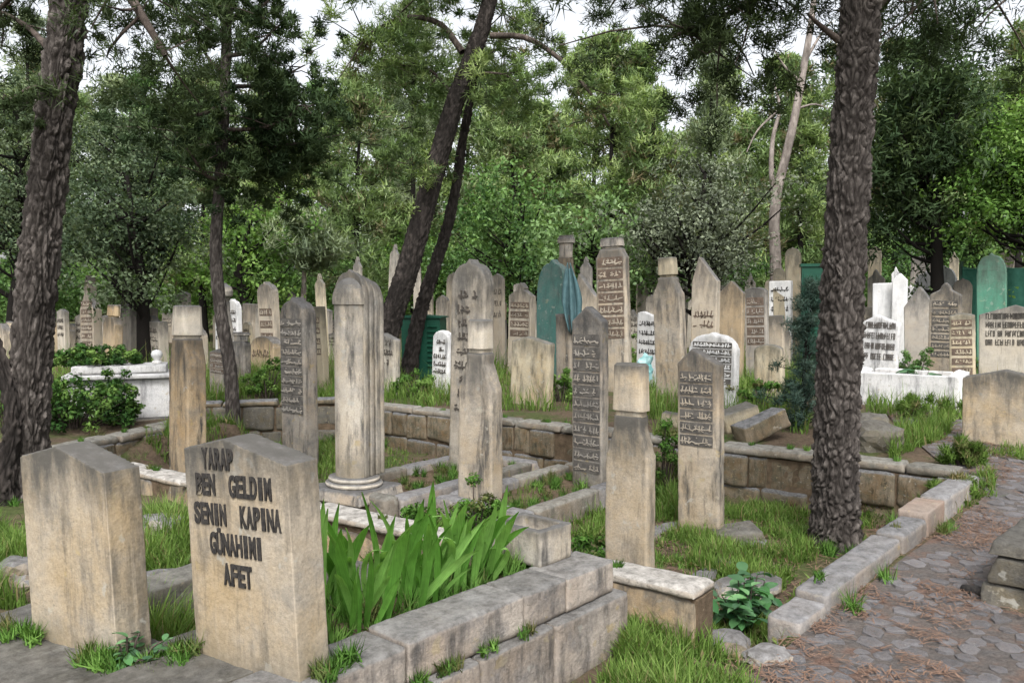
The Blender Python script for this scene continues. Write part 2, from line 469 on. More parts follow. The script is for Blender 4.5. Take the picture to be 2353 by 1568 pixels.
gx = axis(-8.5, 8.5, 0.075, -260, 260); gy = axis(1.5, 13, 0.075, -60, 420)
XX, YY = np.meshgrid(gx, gy)
ZZ = gz_np(XX.ravel(), YY.ravel())
nx, ny = len(gx), len(gy)
idx = np.arange(nx * ny).reshape(ny, nx)
F = np.stack([idx[:-1, :-1].ravel(), idx[:-1, 1:].ravel(), idx[1:, 1:].ravel(), idx[1:, :-1].ravel()], 1)
ground = put('ground', np_mesh('ground', np.stack([XX.ravel(), YY.ravel(), ZZ], 1), F, ground_material(), smooth=True))
tag(ground, 'earth of the cemetery with moss and fallen needles', kind='structure')

PATH_L = [(0.60, 0.6), (0.85, 2.2), (0.98, 3.4), (1.50, 4.0), (3.62, 6.22), (3.72, 7.1), (3.95, 8.3), (4.7, 10.5), (6.2, 13.5)]
PATH_R = [(4.6, 0.6), (4.6, 2.2), (4.6, 3.4), (4.6, 4.3), (4.75, 6.2), (4.65, 7.1), (4.75, 8.3), (5.5, 10.5), (7.2, 13.5)]
def lerp_poly(P, t):
    i = min(int(t), len(P) - 2); f = t - i
    return P[i][0] * (1 - f) + P[i + 1][0] * f, P[i][1] * (1 - f) + P[i + 1][1] * f
pv = []; NS, NC = 160, 40
for i in range(NS + 1):
    t = i / NS * (len(PATH_L) - 1)
    a, b = lerp_poly(PATH_L, min(t, len(PATH_L) - 1.0001)), lerp_poly(PATH_R, min(t, len(PATH_R) - 1.0001))
    for j in range(NC + 1):
        s = j / NC
        pv.append((a[0] + (b[0] - a[0]) * s, a[1] + (b[1] - a[1]) * s))
pv = np.array(pv)
pz = gz_np(pv[:, 0], pv[:, 1]) + 0.014
idx = np.arange((NS + 1) * (NC + 1)).reshape(NS + 1, NC + 1)
F = np.stack([idx[:-1, :-1].ravel(), idx[:-1, 1:].ravel(), idx[1:, 1:].ravel(), idx[1:, :-1].ravel()], 1)
path = put('path', np_mesh('path', np.column_stack([pv, pz]), F, path_material(), smooth=True))
tag(path, 'rough stone path strewn with brown pine needles', kind='structure')

def in_path(x, y):
    for k in range(len(PATH_L) - 1):
        (x0, y0), (x1, y1) = PATH_L[k], PATH_L[k + 1]
        (a0, b0), (a1, b1) = PATH_R[k], PATH_R[k + 1]
        if min(y0, b0) <= y < max(y1, b1):
            f = (y - y0) / (y1 - y0) if y1 != y0 else 0
            xl = x0 + (x1 - x0) * f; xr = a0 + (a1 - a0) * f
            return xl < x < xr
    return False

# cobbles
cobm = stone_mat('grey_cobble', (0.165, 0.16, 0.165), (0.165, 0.14, 0.13), (0.11, 0.108, 0.115), 0.7, 0.2, top=0.0, bump=1.0, pits=0.8, head_crust=0.0)
def cobble_geo(seed):
    rnd = random.Random(seed)
    n = 7
    ring = []
    for i in range(n):
        a = 2 * math.pi * (i + rnd.uniform(-.28, .28)) / n
        r = 0.5 * rnd.uniform(0.74, 1.2)
        ring.append((math.cos(a) * r, math.sin(a) * r))
    v = [(x, y, -0.25) for x, y in ring] + [(x * 0.92, y * 0.92, 0.19 + rnd.uniform(-.05, .05)) for x, y in ring] \
        + [(x * 0.62, y * 0.62, 0.25 + rnd.uniform(-.05, .05)) for x, y in ring] + [(0, 0, 0.27)]
    f = []
    for i in range(n):
        j = (i + 1) % n
        f += [(i, j, n + j, n + i), (n + i, n + j, 2 * n + j, 2 * n + i)]
    t = [(2 * n + i, 2 * n + (i + 1) % n, 3 * n) for i in range(n)]
    return v, f, t
cob_meshes = []
for s in range(14):
    v, f, t = cobble_geo(s)
    me = bpy.data.meshes.new('cobble'); me.from_pydata(v, [], f + t)
    me.materials.append(cobm)
    cob_meshes.append(me)
spots = []
rnd = random.Random(3)
yy = 0.9; row = 0
while yy < 12.5:
    xx = 0.5 + (row % 2) * 0.075
    while xx < 7.4:
        x = xx + rnd.uniform(-.035, .035); y = yy + rnd.uniform(-.03, .03)
        if in_path(x, y) and in_path(x - .06, y) and rnd.random() < 0.9:
            spots.append((x, y, rnd.uniform(0.085, 0.15), rnd.uniform(0.75, 1.15), rnd.uniform(0, 6.3), rnd.randrange(14)))
        xx += 0.128
    yy += 0.104; row += 1
def in_view(p, m=0):
    r = p - Vector((0, 0, EYE))
    cp, sp = math.cos(PITCH), math.sin(PITCH)
    d = r.y * cp - r.z * sp
    if d < 0.3: return False
    px = W0 / 2 + FPX * r.x / d; py = H0 / 2 - FPX * (r.y * sp + r.z * cp) / d
    return -m < px < W0 + m and -m < py < H0 + m
vis = [s for s in spots if in_view(Vector((s[0], s[1], gz(s[0], s[1]))), 30)]
vis.sort(key=lambda s: s[1] / s[2])
near = vis[:300]; nearset = set(near)
for (x, y, d, asp, rz, k) in near:
    put('cobble', cob_meshes[k], None, path, (x, y, gz(x, y) + 0.008), (rnd.uniform(-.06, .06), rnd.uniform(-.06, .06), rz), (d, d * asp, rnd.uniform(.035, .075)))
bm = bmesh.new()
for s in spots:
    if s in nearset: continue
    x, y, d, asp, rz, k = s
    v, f, t = cobble_geo(k)
    c_, s_ = math.cos(rz), math.sin(rz)
    z = gz(x, y) + 0.008
    vs = [bm.verts.new((x + (a * d * c_ - b * d * asp * s_), y + (a * d * s_ + b * d * asp * c_), z + e * 0.055)) for a, b, e in v]
    for q in f + t: bm.faces.new([vs[i] for i in q])
o = put('cobbles', bm_mesh('cobbles', bm, cobm), None, path); o['kind'] = 'stuff'

# ------------------------------------------------------------------ weathered stone meshes
def tex(name, size):
    t = bpy.data.textures.get(name)
    if t is None:
        t = bpy.data.textures.new(name, 'CLOUDS'); t.noise_scale = size; t.noise_depth = 3
    return t

def weather(bm, voxel, amp, name, mat, fine=0.35):
    me = bm_mesh('tmp', bm)
    ob = bpy.data.objects.new('tmp', me); COL.objects.link(ob)
    rm = ob.modifiers.new('r', 'REMESH'); rm.mode = 'VOXEL'; rm.voxel_size = voxel
    d1 = ob.modifiers.new('d', 'DISPLACE'); d1.texture = tex('coarse_clouds', 0.16); d1.strength = amp * 1.6; d1.mid_level = 0.5; d1.texture_coords = 'LOCAL'
    d2 = ob.modifiers.new('e', 'DISPLACE'); d2.texture = tex('fine_clouds', 0.035); d2.strength = amp * fine * 2; d2.mid_level = 0.5; d2.texture_coords = 'LOCAL'
    dg = bpy.context.evaluated_depsgraph_get()
    out = bpy.data.meshes.new_from_object(ob.evaluated_get(dg))
    out.name = name
    bpy.data.objects.remove(ob); bpy.data.meshes.remove(me)
    out.materials.clear(); out.materials.append(mat)
    out.polygons.foreach_set('use_smooth', np.ones(len(out.polygons), dtype=bool))
    return out

def prism_bm(profile, t, y0=None, taper=0.0, bm=None):
    """profile (x,z) seen from the front (-Y); extruded over thickness t."""
    bm = bm or bmesh.new()
    y0 = -t / 2 if y0 is None else y0
    a = [bm.verts.new((x, y0, z)) for x, z in profile]
    b = [bm.verts.new((x, y0 + t, z)) for x, z in profile]
    n = len(profile)
    bm.faces.new(a)
    bm.faces.new(b[::-1])
    for i in range(n):
        j = (i + 1) % n
        bm.faces.new((a[i], b[i], b[j], a[j]))
    return bm

def box_bm(sx, sy, sz, bm=None, c=(0, 0, 0)):
    bm = bm or bmesh.new()
    m = Matrix.Translation(c) @ Matrix.Diagonal((sx, sy, sz, 1))
    bmesh.ops.create_cube(bm, size=1.0, matrix=m)
    return bm

def wbox(sx, sy, sz, mat, voxel=0.014, amp=0.006, name='block', chip=0):
    """box standing on z=0 with worn edges; chip: seed for knocked-off corners."""
    bm = box_bm(sx, sy, sz, None, (0, 0, sz / 2))
    if chip:
        rr = random.Random(chip)
        for v in bm.verts:
            if v.co.z > sz * .5:
                v.co.x -= math.copysign(rr.uniform(0, .06) * min(sx, 1), v.co.x); v.co.z -= rr.uniform(0, .05) * min(sz * 2, 1)
                v.co.y -= math.copysign(rr.uniform(0, .06) * min(sy, 1), v.co.y)
    return weather(bm, voxel, amp, name, mat)

# shared rough blocks for walls: worn boxes of 0.4 x 0.22 x 0.26 m, stretched a little in use
_blk = {}
BD = (0.40, 0.22, 0.26)
def rough_block(mat, k):
    key = (mat.name, k)
    if key not in _blk:
        rr = random.Random(100 + k)
        bm = box_bm(*BD, None, (k * .9, k * .37, BD[2] / 2))
        for v in bm.verts:
            v.co += Vector((rr.uniform(-.016, .016), rr.uniform(-.012, .012), rr.uniform(-.014, .010)))
        me = weather(bm, 0.03, 0.013, 'block', mat, .5)
        me.transform(Matrix.Translation((-k * .9, -k * .37, 0)))
        me.transform(Matrix.Diagonal((1 / BD[0], 1 / BD[1], 1 / BD[2], 1)))
        _blk[key] = me
    return _blk[key]

def wall(name, label, P0, P1, zt0, zt1, zb, th, courses, bl, mat, cop=None, cop_h=0.07, cat='wall', seed=0, cop_len=(0.5, 0.9), lean=0.0):
    """a wall of separate blocks between two points, courses from zb up to the coping."""
    rr = random.Random(seed + 11)
    P0 = Vector((*P0, 0)); P1 = Vector((*P1, 0))
    Ln = (P1 - P0).length
    ang = math.atan2(P1.y - P0.y, P1.x - P0.x)
    root = empty(name, (P0.x, P0.y, zb), ang)
    tag(root, label, cat)
    ch = cop_h if cop else 0.0
    Hc = min(zt0, zt1) - zb - ch - .01
    put('core', bm_mesh('core', box_bm(Ln - .02, th * .80, Hc, None, (Ln / 2, 0, Hc / 2)), M['soil']), None, root)
    for c in range(courses):
        x = 0.0
        while x < Ln - 0.02:
            l = rr.uniform(*bl)
            if Ln - x - l < bl[0] * 0.6: l = Ln - x
            f = (x + l / 2) / Ln
            H = zt0 + (zt1 - zt0) * f - zb - ch
            h = H / courses
            put('block', rough_block(mat, rr.randrange(7)), None, root, (x + l / 2, rr.uniform(-.018, .018), c * h + rr.uniform(-.008, .008)),
                (rr.uniform(-.03, .03), rr.uniform(-.03, .03), rr.choice((0, math.pi)) + rr.uniform(-.04, .04)), (l - rr.uniform(.0, .012), th * rr.uniform(.9, 1.08), h * rr.uniform(.93, 1.02)))
            x += l
    if cop:
        x = 0.0
        while x < Ln - 0.02:
            l = rr.uniform(*cop_len)
            if Ln - x - l < cop_len[0] * 0.6: l = Ln - x
            f = (x + l / 2) / Ln
            H = zt0 + (zt1 - zt0) * f - zb - ch
            o = put('coping_stone', wbox(l - rr.uniform(.004, .012), th * rr.uniform(1.0, 1.1), ch, cop, .022, .0085, 'coping_stone', rr.randrange(1, 999)), None, root,
                (x + l / 2, rr.uniform(-.012, .012), H - 0.006 + rr.uniform(-.008, .008)),
                (rr.uniform(-.03, .03), math.atan2(zt0 - zt1, Ln) + rr.uniform(-.015, .015), rr.uniform(-.03, .03)))
            x += l
    return root

near_wall = wall('plot_wall', 'low wall with whitish coping behind the iris grave, ending at the leafy shrub', (-3.15, 6.62), (0.90, 3.74), 0.30, 0.30, -0.30, 0.22, 1, (0.45, 0.8), M['ochre'], M['limewash'], 0.045, seed=1, cop_len=(0.9, 1.4))
back_wall = wall('plot_wall', 'long mossy block wall along the back of the walled plot', (-2.05, 10.55), (3.48, 6.34), 0.34, 0.31, -0.32, 0.24, 2, (0.17, 0.46), M['wall'], M['coping'], 0.075, seed=2, cop_len=(0.4, 1.2))
left_wall = wall('plot_wall', 'brown wall with pale coping between the left pine and the capped post', (-4.05, 7.3), (-3.4, 9.1), 0.32, 0.34, -0.1, 0.24, 2, (0.22, 0.4), M['wall'], M['coping'], 0.07, seed=3)
terrace = wall('plot_wall', 'dark mossy terrace wall behind the thin dark conifer', (-4.25, 10.15), (-2.2, 10.62), 0.36, 0.36, -0.32, 0.24, 2, (0.22, 0.4), M['darkslab'], M['wall'], 0.07, seed=8)
# kerb beside the path: few long stones, one of them orange
kp0, kp1 = Vector((1.30, 3.92)), Vector((3.52, 6.36))
kroot = empty('kerb', (kp0.x, kp0.y, -0.25), math.atan2(kp1.y - kp0.y, kp1.x - kp0.x))
tag(kroot, 'raised grey stone kerb running along the path beside the right pine', 'kerb')
KL = (kp1 - kp0).length
segs = [(0.0, 0.33, 'kerb'), (0.33, 1.52, 'kerb'), (1.52, 1.98, 'kerb'), (1.98, 2.42, 'orangekerb'), (2.42, KL, 'kerb')]
for i, (a, b, mk) in enumerate(segs):
    f = (a + b) / 2 / KL
    h = 0.315 + 0.215 * f + (0.010 if i % 2 else 0)
    me = wbox(b - a - 0.012, 0.175 + (0.012 if i == 3 else 0), h, M[mk], 0.018, 0.006, 'kerb_stone', chip=0)
    o = put('kerb_stone', me, None, kroot, ((a + b) / 2, (-0.01) ** (i % 2 + 1), 0), (0, R(-1.4), R((-.8, .5, -.4, 1.2, -.6)[i])))
    if mk == 'orangekerb': o['label'] = 'orange-tinged kerb stone'

# ------------------------------------------------------------------ gravestones
def prof_gable(w, h, g=0.14, a=0.0, sh=0.0):
    g *= w
    return [(-w / 2, 0), (w / 2, 0), (w / 2, h - g), (a * w, h), (-w / 2, h - g)]
def prof_flat(w, h):
    return [(-w / 2, 0), (w / 2, 0), (w / 2, h), (-w / 2, h)]
def prof_round(w, h, r=0.5, n=10):
    pts = [(-w / 2, 0), (w / 2, 0)]
    rh = r * w
    for i in range(n + 1):
        a = math.pi * i / n
        pts.append((w / 2 * math.cos(a), h - rh + rh * math.sin(a)))
    return pts
def prof_ogee(w, h, r=0.62, n=8, tip=0.10):
    """pointed arch with a small concave tip"""
    pts = [(-w / 2, 0), (w / 2, 0)]
    rh = r * w
    right = []
    for i in range(n + 1):
        f = i / n
        x = w / 2 * math.cos(f * math.pi / 2) ** 0.75 if f < 1 else 0
        z = h - rh + (rh - tip * w) * math.sin(f * math.pi / 2)
        if x < 0.10 * w and f < 1: continue
        right.append((x, z))
    right[-1] = (0, h)
    right.insert(-1, (0.09 * w, h - tip * w * 1.15))
    pts += right + [(-x, z) for x, z in right[-2::-1]]
    return pts
def prof_shoulder(w, h, r=0.42, s=0.14):
    """stepped shoulders below a low arch"""
    pts = [(-w / 2, 0), (w / 2, 0)]
    z0 = h - r * w
    pts += [(w / 2, z0 - 0.10 * w), (w / 2 - s * w * .3, z0), (w / 2 - s * w, z0 + 0.03 * w)]
    n = 6; hw = w / 2 - s * w
    for i in range(1, n):
        a = math.pi * i / n
        pts.append((hw * math.cos(a), z0 + 0.03 * w + (r - .03) * w * math.sin(a)))
    pts += [(-(w / 2 - s * w), z0 + 0.03 * w), (-(w / 2 - s * w * .3), z0), (-w / 2, z0 - 0.10 * w)]
    return pts
def prof_spire(w, h, g=0.9):
    """gable drawn up into a slim finial"""
    z0 = h - g * w
    return [(-w / 2, 0), (w / 2, 0), (w / 2, z0), (w * .24, z0 + g * w * .34), (w * .15, z0 + g * w * .42), (w * .17, z0 + g * w * .6), (0, h),
            (-w * .17, z0 + g * w * .6), (-w * .15, z0 + g * w * .42), (-w * .24, z0 + g * w * .34), (-w / 2, z0)]
def prof_slant(w, h, g=0.3):
    return [(-w / 2, 0), (w / 2, 0), (w / 2, h - g * w), (-w * .28, h), (-w / 2, h - .06 * w)]
PROF = dict(gable=prof_gable, flat=prof_flat, round=prof_round, ogee=prof_ogee, shoulder=prof_shoulder, spire=prof_spire, slant=prof_slant)

def glyph_bm(w, h, n, seed, y=0.0, dep=0.006, style='latin'):
    """worn letter-like strokes in one line, centred on the origin in the XZ plane"""
    rr = random.Random(seed)
    bm = bmesh.new()
    cw = w / n
    st = min(cw, h) * 0.22
    n = int(n * 1.6); cw = w / n; st = min(cw * 1.3, h) * 0.2
    def bar(x, z, sx, sz, tilt=0.0):
        m = Matrix.Translation((x, y - dep / 2, z)) @ Matrix.Rotation(tilt, 4, 'Y') @ Matrix.Diagonal((sx, dep, sz, 1))
        bmesh.ops.create_cube(bm, size=1.0, matrix=m)
    for i in range(n):
        x = -w / 2 + (i + .5) * cw
        if rr.random() < 0.06: continue
        gw, gh = cw * .78, h * .92
        if style == 'latin':
            bar(x - gw / 2 + st / 2, 0, st, gh)
            if rr.random() < .6: bar(x + gw / 2 - st / 2, 0, st, gh * rr.choice((1, 1, .5)))
            for zz in (gh / 2 - st / 2, 0, -gh / 2 + st / 2):
                if rr.random() < .55: bar(x, zz, gw, st)
        else:
            if rr.random() < .85: bar(x, -gh * .18 + rr.uniform(-.12, .1) * gh, cw * 1.05, st * 1.05, rr.uniform(-.35, .35))
            if rr.random() < .72: bar(x + rr.uniform(-.3, .3) * gw, gh * rr.uniform(0, .16), st, gh * rr.uniform(.5, .95), rr.uniform(-.3, .3))
            if rr.random() < .4: bar(x + rr.uniform(-.2, .2) * gw, gh * .2, gw * .8, st * .9, rr.uniform(-.7, .7))
            if rr.random() < .5: bar(x + rr.uniform(-.3, .3) * gw, rr.choice((.38, -.42)) * gh, st * 1.2, st * 1.1, .6)
            if rr.random() < .35: bar(x, -gh * .38, gw * .7, st * .8, rr.uniform(-.5, .5))
    return bm

def inscribe(root, w, h, t, rows, x0=-.40, x1=.40, z0=.35, z1=.85, mode='paint', n=7, seed=0, ink='darkink', style='script', gap=.22, glyphmat=None, ragged=.0):
    """rows of writing on the front face: painted dark strokes, or pale raised strokes on a dark band"""
    rr = random.Random(seed)
    H = (z1 - z0) * h / rows
    for i in range(rows):
        zc = z1 * h - (i + .5) * H
        xa, xb = x0 * w, x1 * w
        if ragged:
            q = rr.uniform(0, ragged) * (xb - xa)
            xa += q * rr.random(); xb -= q * rr.random()
        lw, lh = xb - xa, H * (1 - gap)
        if mode == 'paint':
            put('inscription_line', bm_mesh('inscription_line', glyph_bm(lw, lh, max(2, int(n * lw / ((x1 - x0) * w) + .5)), seed * 31 + i, 0, .008, style), M[ink]), None, root, ((xa + xb) / 2, -t / 2 + .001, zc))['kind'] = 'stuff'
        else:
            pl = put('inscription_band', bm_mesh('inscription_band', box_bm(lw, .010, lh), M[ink]), None, root, ((xa + xb) / 2, -t / 2 + .002, zc))
            put('raised_letters', bm_mesh('raised_letters', glyph_bm(lw * .94, lh * .8, n, seed * 31 + i, 0, .006, style), glyphmat or root_mat(root)), None, pl, (0, -.005, 0))['kind'] = 'stuff'

def root_mat(root):
    for c in root.children:
        if c.name.startswith('body'): return c.data.materials[0]
    return M['beige']

GROUP = 'gravestones across the cemetery'
def stone(label, cx, by, ty, wpx, style, mat, d=None, z0=None, tr=0.32, rot=None, insc=None, tilt=(0, 0), kw=None, name='gravestone', amp=None, group=GROUP, sink=0.12, head=None, cat='gravestone', below=0.0):
    """a stone whose base centre shows at (cx, by), top at ty and overall width wpx in the photograph"""
    rot = GRID if rot is None else rot
    if d is not None:
        p = at_depth(cx, by, d); p.z = gz(p.x, p.y) if z0 is None else z0
    elif z0 is not None:
        p = at_z(cx, by, z0)
    else:
        p = on_ground(cx, by)
    dep = p.y
    th = math.atan2(p.x, p.y)
    pr = Vector((math.cos(th), -math.sin(th)))
    e2 = Vector((math.cos(rot), math.sin(rot))); e1 = Vector((-math.sin(rot), math.cos(rot)))
    dist = math.hypot(p.x, p.y)
    wm = wpx * dist / FPX * math.cos(th) ** 0
    w = wm / (abs(e2.dot(pr)) + tr * abs(e1.dot(pr)))
    t = tr * w
    h = at_depth(cx, ty, dep).z - p.z
    jr = random.Random(int(cx * 7 + ty))
    rot += R(jr.uniform(-4, 4)); ta = 1.3 if p.y < 9 else 2.6
    tilt = (tilt[0] + R(jr.uniform(-ta, ta)), tilt[1] + R(jr.uniform(-ta, ta)))
    root = empty(name, (p.x, p.y, p.z), rot, tilt)
    tag(root, label, cat, group)
    near = dep < 12.5
    vox = 0.010 if dep < 4 else 0.016 if dep < 9 else 0.026
    am = (amp + .003) if amp is not None else 0.008
    if style == 'head':
        # body with sloping shoulders, narrower neck, separate head block
        hd = dict(hh=.2, nw=.72, sh=.36, hw=.78, neck=.03, kind='fez'); hd.update(head or {})
        hb = h * (1 - hd['hh']); zs = h * (1 - hd['sh'])
        nw = hd['nw'] * w
        prof = [(-w / 2, -sink), (w / 2, -sink), (w / 2 * .97, zs), (nw / 2 * 1.05, hb - .3 * (hb - zs)), (nw / 2, hb), (-nw / 2, hb), (-nw / 2 * 1.05, hb - .3 * (hb - zs)), (-w / 2 * .97, zs)]
        bm = prism_bm(prof, t)
        body = weather(bm, vox, am, 'body', mat) if near else bev(bm, mat)
        put('body', body, None, root)
        # head
        bm = bmesh.new()
        r = hd['hw'] * w / 2
        hz = h - hb
        segs_ = [(r * .84, 0), (r * .84, hd['neck']), (r * 1.0, hd['neck'] + .004), (r * .96, hz * .55), (r * .93, hz - .012), (r * .8, hz)]
        if hd['kind'] == 'cap':
            segs_ = [(r * .82, 0), (r * .85, hz * .62), (r * 1.08, hz * .66), (r * 1.08, hz * .86), (r * .95, hz * .9), (r * .9, hz)]
        if hd['kind'] == 'turban':
            segs_ = [(r * .6, 0), (r * .7, hz * .2), (r * 1.05, hz * .32), (r * 1.12, hz * .55), (r * .95, hz * .78), (r * .5, hz * .9), (r * .3, hz)]
        sq = hd.get('sq', 0.75)
        rings = []
        NN = 20
        dy = min(1.0, (t * .56) / r) if hd['kind'] != 'turban' else 1.0
        for rad, z in segs_:
            ring = []
            for i in range(NN):
                a = 2 * math.pi * i / NN
                ca, sa = math.cos(a), math.sin(a)
                e = .45
                x = math.copysign(abs(ca) ** e, ca) if hd['kind'] == 'block' else ca
                y = math.copysign(abs(sa) ** e, sa) if hd['kind'] == 'block' else sa
                ring.append(bm.verts.new((x * rad, y * rad * dy, z)))
            rings.append(ring)
        for a, b in zip(rings, rings[1:]):
            for i in range(NN):
                bm.faces.new((a[i], a[(i + 1) % NN], b[(i + 1) % NN], b[i]))
        bm.faces.new(rings[-1]); bm.faces.new(rings[0][::-1])
        hm = bm_mesh('head', bm, hd.get('mat', mat), smooth=False)
        put('head', hm, None, root, (0, 0, hb - .004))
    else:
        prof = PROF[style](w, h, **(kw or {}))
        prof = [(x, z if z > 1e-6 else -sink) for x, z in prof]
        bm = prism_bm(prof, t)
        body = weather(bm, vox, am, 'body', mat) if near else bev(bm, mat)
        put('body', body, None, root)
    if insc:
        ins = dict(insc); inscribe(root, w, h, t + (.004 if near else 0), **ins)
    root['_dims'] = (w, h, t)
    del root['_dims']
    return root, (w, h, t)

def bev(bm, mat):
    bmesh.ops.recalc_face_normals(bm, faces=bm.faces[:])
    try:
        bmesh.ops.bevel(bm, geom=bm.edges[:], offset=0.012, segments=1, affect='EDGES', clamp_overlap=True)
    except Exception:
        pass
    rr = random.Random(len(bm.verts))
    for v in bm.verts:
        v.co += Vector((rr.uniform(-1, 1), rr.uniform(-1, 1), rr.uniform(-1, 1))) * .004
    return bm_mesh('body', bm, mat)

# ================================================================== foreground graves
# --- iris grave: stepped kerb of long blocks, bed of soil, small planter block, lettered headstone
A = Vector((-0.56, 2.58, 0)); B = Vector((0.47, 3.74, 0))
ga = math.atan2(B.y - A.y, B.x - A.x)
gdir = Vector((math.cos(ga), math.sin(ga), 0)); gleft = Vector((-gdir.y, gdir.x, 0))
GL = (B - A).length
iris_grave = empty('grave_kerb', (A.x, A.y, -0.06), ga)
tag(iris_grave, 'stepped stone grave surround holding the iris clump, in the foreground', 'grave')
def kpart(root, name, x0, x1, y0, y1, z0, z1, mat, vox=0.016, amp=0.008, chip=0, rz=0.0, label=None):
    me = wbox(x1 - x0, y1 - y0, z1 - z0, mat, vox * 1.25, amp, name, chip)
    o = put(name, me, None, root, ((x0 + x1) / 2, (y0 + y1) / 2, z0), (0, 0, rz))
    if label: o['label'] = label
    return o
# local: x along the grave, y to the left, z from -0.06
UP0, UP1 = 0.325, 0.48
for i, (x0, x1) in enumerate([(-0.85, 0.30), (0.305, 0.92), (0.925, 1.20), (1.205, GL)]):
    kpart(iris_grave, 'upper_kerb', x0, x1, 0.0, 0.23, UP0, UP1 - (0.012, 0.0, 0.004, 0.008)[i], M['lichen'], 0.0105, 0.006, 0)
for i, (x0, x1) in enumerate([(-0.85, 0.05), (0.06, 0.62), (0.63, 1.06), (1.07, GL + 0.05)]):
    kpart(iris_grave, 'lower_block', x0, x1, -0.045, 0.2, 0.03, UP0 - 0.004, M['lichen'], 0.011, 0.007, 0)
kpart(iris_grave, 'foot_slab', 0.9, GL + 0.14, -0.16, 0.15, -0.05, 0.028, M['coping'], 0.012, 0.008, 41)
for i, (y0, y1) in enumerate([(0.235, 0.50), (0.505, 0.78)]):
    kpart(iris_grave, 'end_kerb', GL - 0.24, GL, y0, y1, 0.03, UP1 - 0.01, M['lichen'], 0.012, 0.009, 0)
for i, (x0, x1) in enumerate([(-0.85, 0.10), (0.11, 0.72), (0.73, GL - 0.245)]):
    kpart(iris_grave, 'left_kerb', x0, x1, 0.60, 0.80, 0.03, UP1 - 0.02, M['darkslab'], 0.014, 0.009, 55 + i)
kpart(iris_grave, 'headstone_slab', -0.62, 0.16, 0.235, 0.595, 0.20, UP1 - 0.012, M['darkslab'], 0.012, 0.012, 61)
bm = bmesh.new(); bmesh.ops.create_grid(bm, x_segments=30, y_segments=12, size=.5)
for v in bm.verts:
    v.co = Vector((v.co.x * 1.15, v.co.y * .40, 0.025 * mnoise.noise(v.co * 9)))
put('soil', bm_mesh('soil', bm, M['soil'], True), None, iris_grave, (GL / 2, 0.42, 0.42))

# planter block with a hollow top
def planter_mesh(sx, sy, sz, rim, mat):
    bm = bmesh.new()
    o_ = [(-sx / 2, -sy / 2), (sx / 2, -sy / 2), (sx / 2, sy / 2), (-sx / 2, sy / 2)]
    i_ = [(x - math.copysign(rim, x), y - math.copysign(rim, y)) for x, y in o_]
    b = [bm.verts.new((x, y, 0)) for x, y in o_]; t = [bm.verts.new((x, y, sz)) for x, y in o_]
    ti = [bm.verts.new((x, y, sz)) for x, y in i_]; bi = [bm.verts.new((x, y, sz * .55)) for x, y in i_]
    bm.faces.new(b[::-1]); bm.faces.new(bi)
    for k in range(4):
        j = (k + 1) % 4
        bm.faces.new((b[k], b[j], t[j], t[k])); bm.faces.new((t[k], t[j], ti[j], ti[k])); bm.faces.new((ti[k], ti[j], bi[j], bi[k]))
    return weather(bm, 0.009, 0.006, 'planter', mat)
pp = A + gdir * (GL - 0.20) + gleft * 0.33
planter = put('planter_block', planter_mesh(0.23, 0.30, 0.165, 0.035, M['pale']), None, None, (pp.x, pp.y, UP1 - 0.06 - 0.012), (0, 0, ga))
tag(planter, 'small hollow stone block at the far end of the iris grave', 'planter')

LETTERS = []
def text_part(root, s, x, z, size, y, mat, width):
    """one line of capitals, every letter an object; letters spaced evenly over width"""
    n = len(s); pitch = width / n
    for k, ch in enumerate(s):
        if ch == ' ': continue
        cu = bpy.data.curves.new('text', 'FONT')
        cu.body = ch; cu.size = size; cu.align_x = 'CENTER'; cu.align_y = 'CENTER'
        cu.extrude = 0.003; cu.offset = size * 0.034
        ob = bpy.data.objects.new('tmp', cu); COL.objects.link(ob)
        me = bpy.data.meshes.new_from_object(ob.evaluated_get(bpy.context.evaluated_depsgraph_get()))
        bpy.data.objects.remove(ob)
        me.name = 'letter'; me.materials.clear(); me.materials.append(mat)
        xs = [v.co.x for v in me.vertices]; lw = max(xs) - min(xs)
        sx = min(1.0, pitch * .93 / lw)
        o = put('letter', me, None, root, (x - width / 2 + (k + .5) * pitch, y, z), (math.pi / 2, 0, 0), (sx, 1, 1))
        LETTERS.append(o)

def front_stone(label, pL, pR, z, h, t, mat, tilt, apex, rise, seed):
    """a low thick gabled stone from the ground corners of its front face"""
    c = (pL + pR) / 2; w = (pR - pL).length
    rz = math.atan2(pR.y - pL.y, pR.x - pL.x)
    back = Vector((-math.sin(rz), math.cos(rz), 0))
    root = empty('gravestone', (c.x + back.x * t / 2, c.y + back.y * t / 2, z), rz, tilt)
    tag(root, label, 'gravestone', GROUP)
    prof = [(-w / 2, -.03), (w / 2, -.03), (w / 2, h - rise), (apex * w, h), (-w / 2, h - rise * .5)]
    put('body', weather(prism_bm(prof, t), 0.0075, 0.0024, 'body', mat, 0.6), None, root)
    return root, w, h

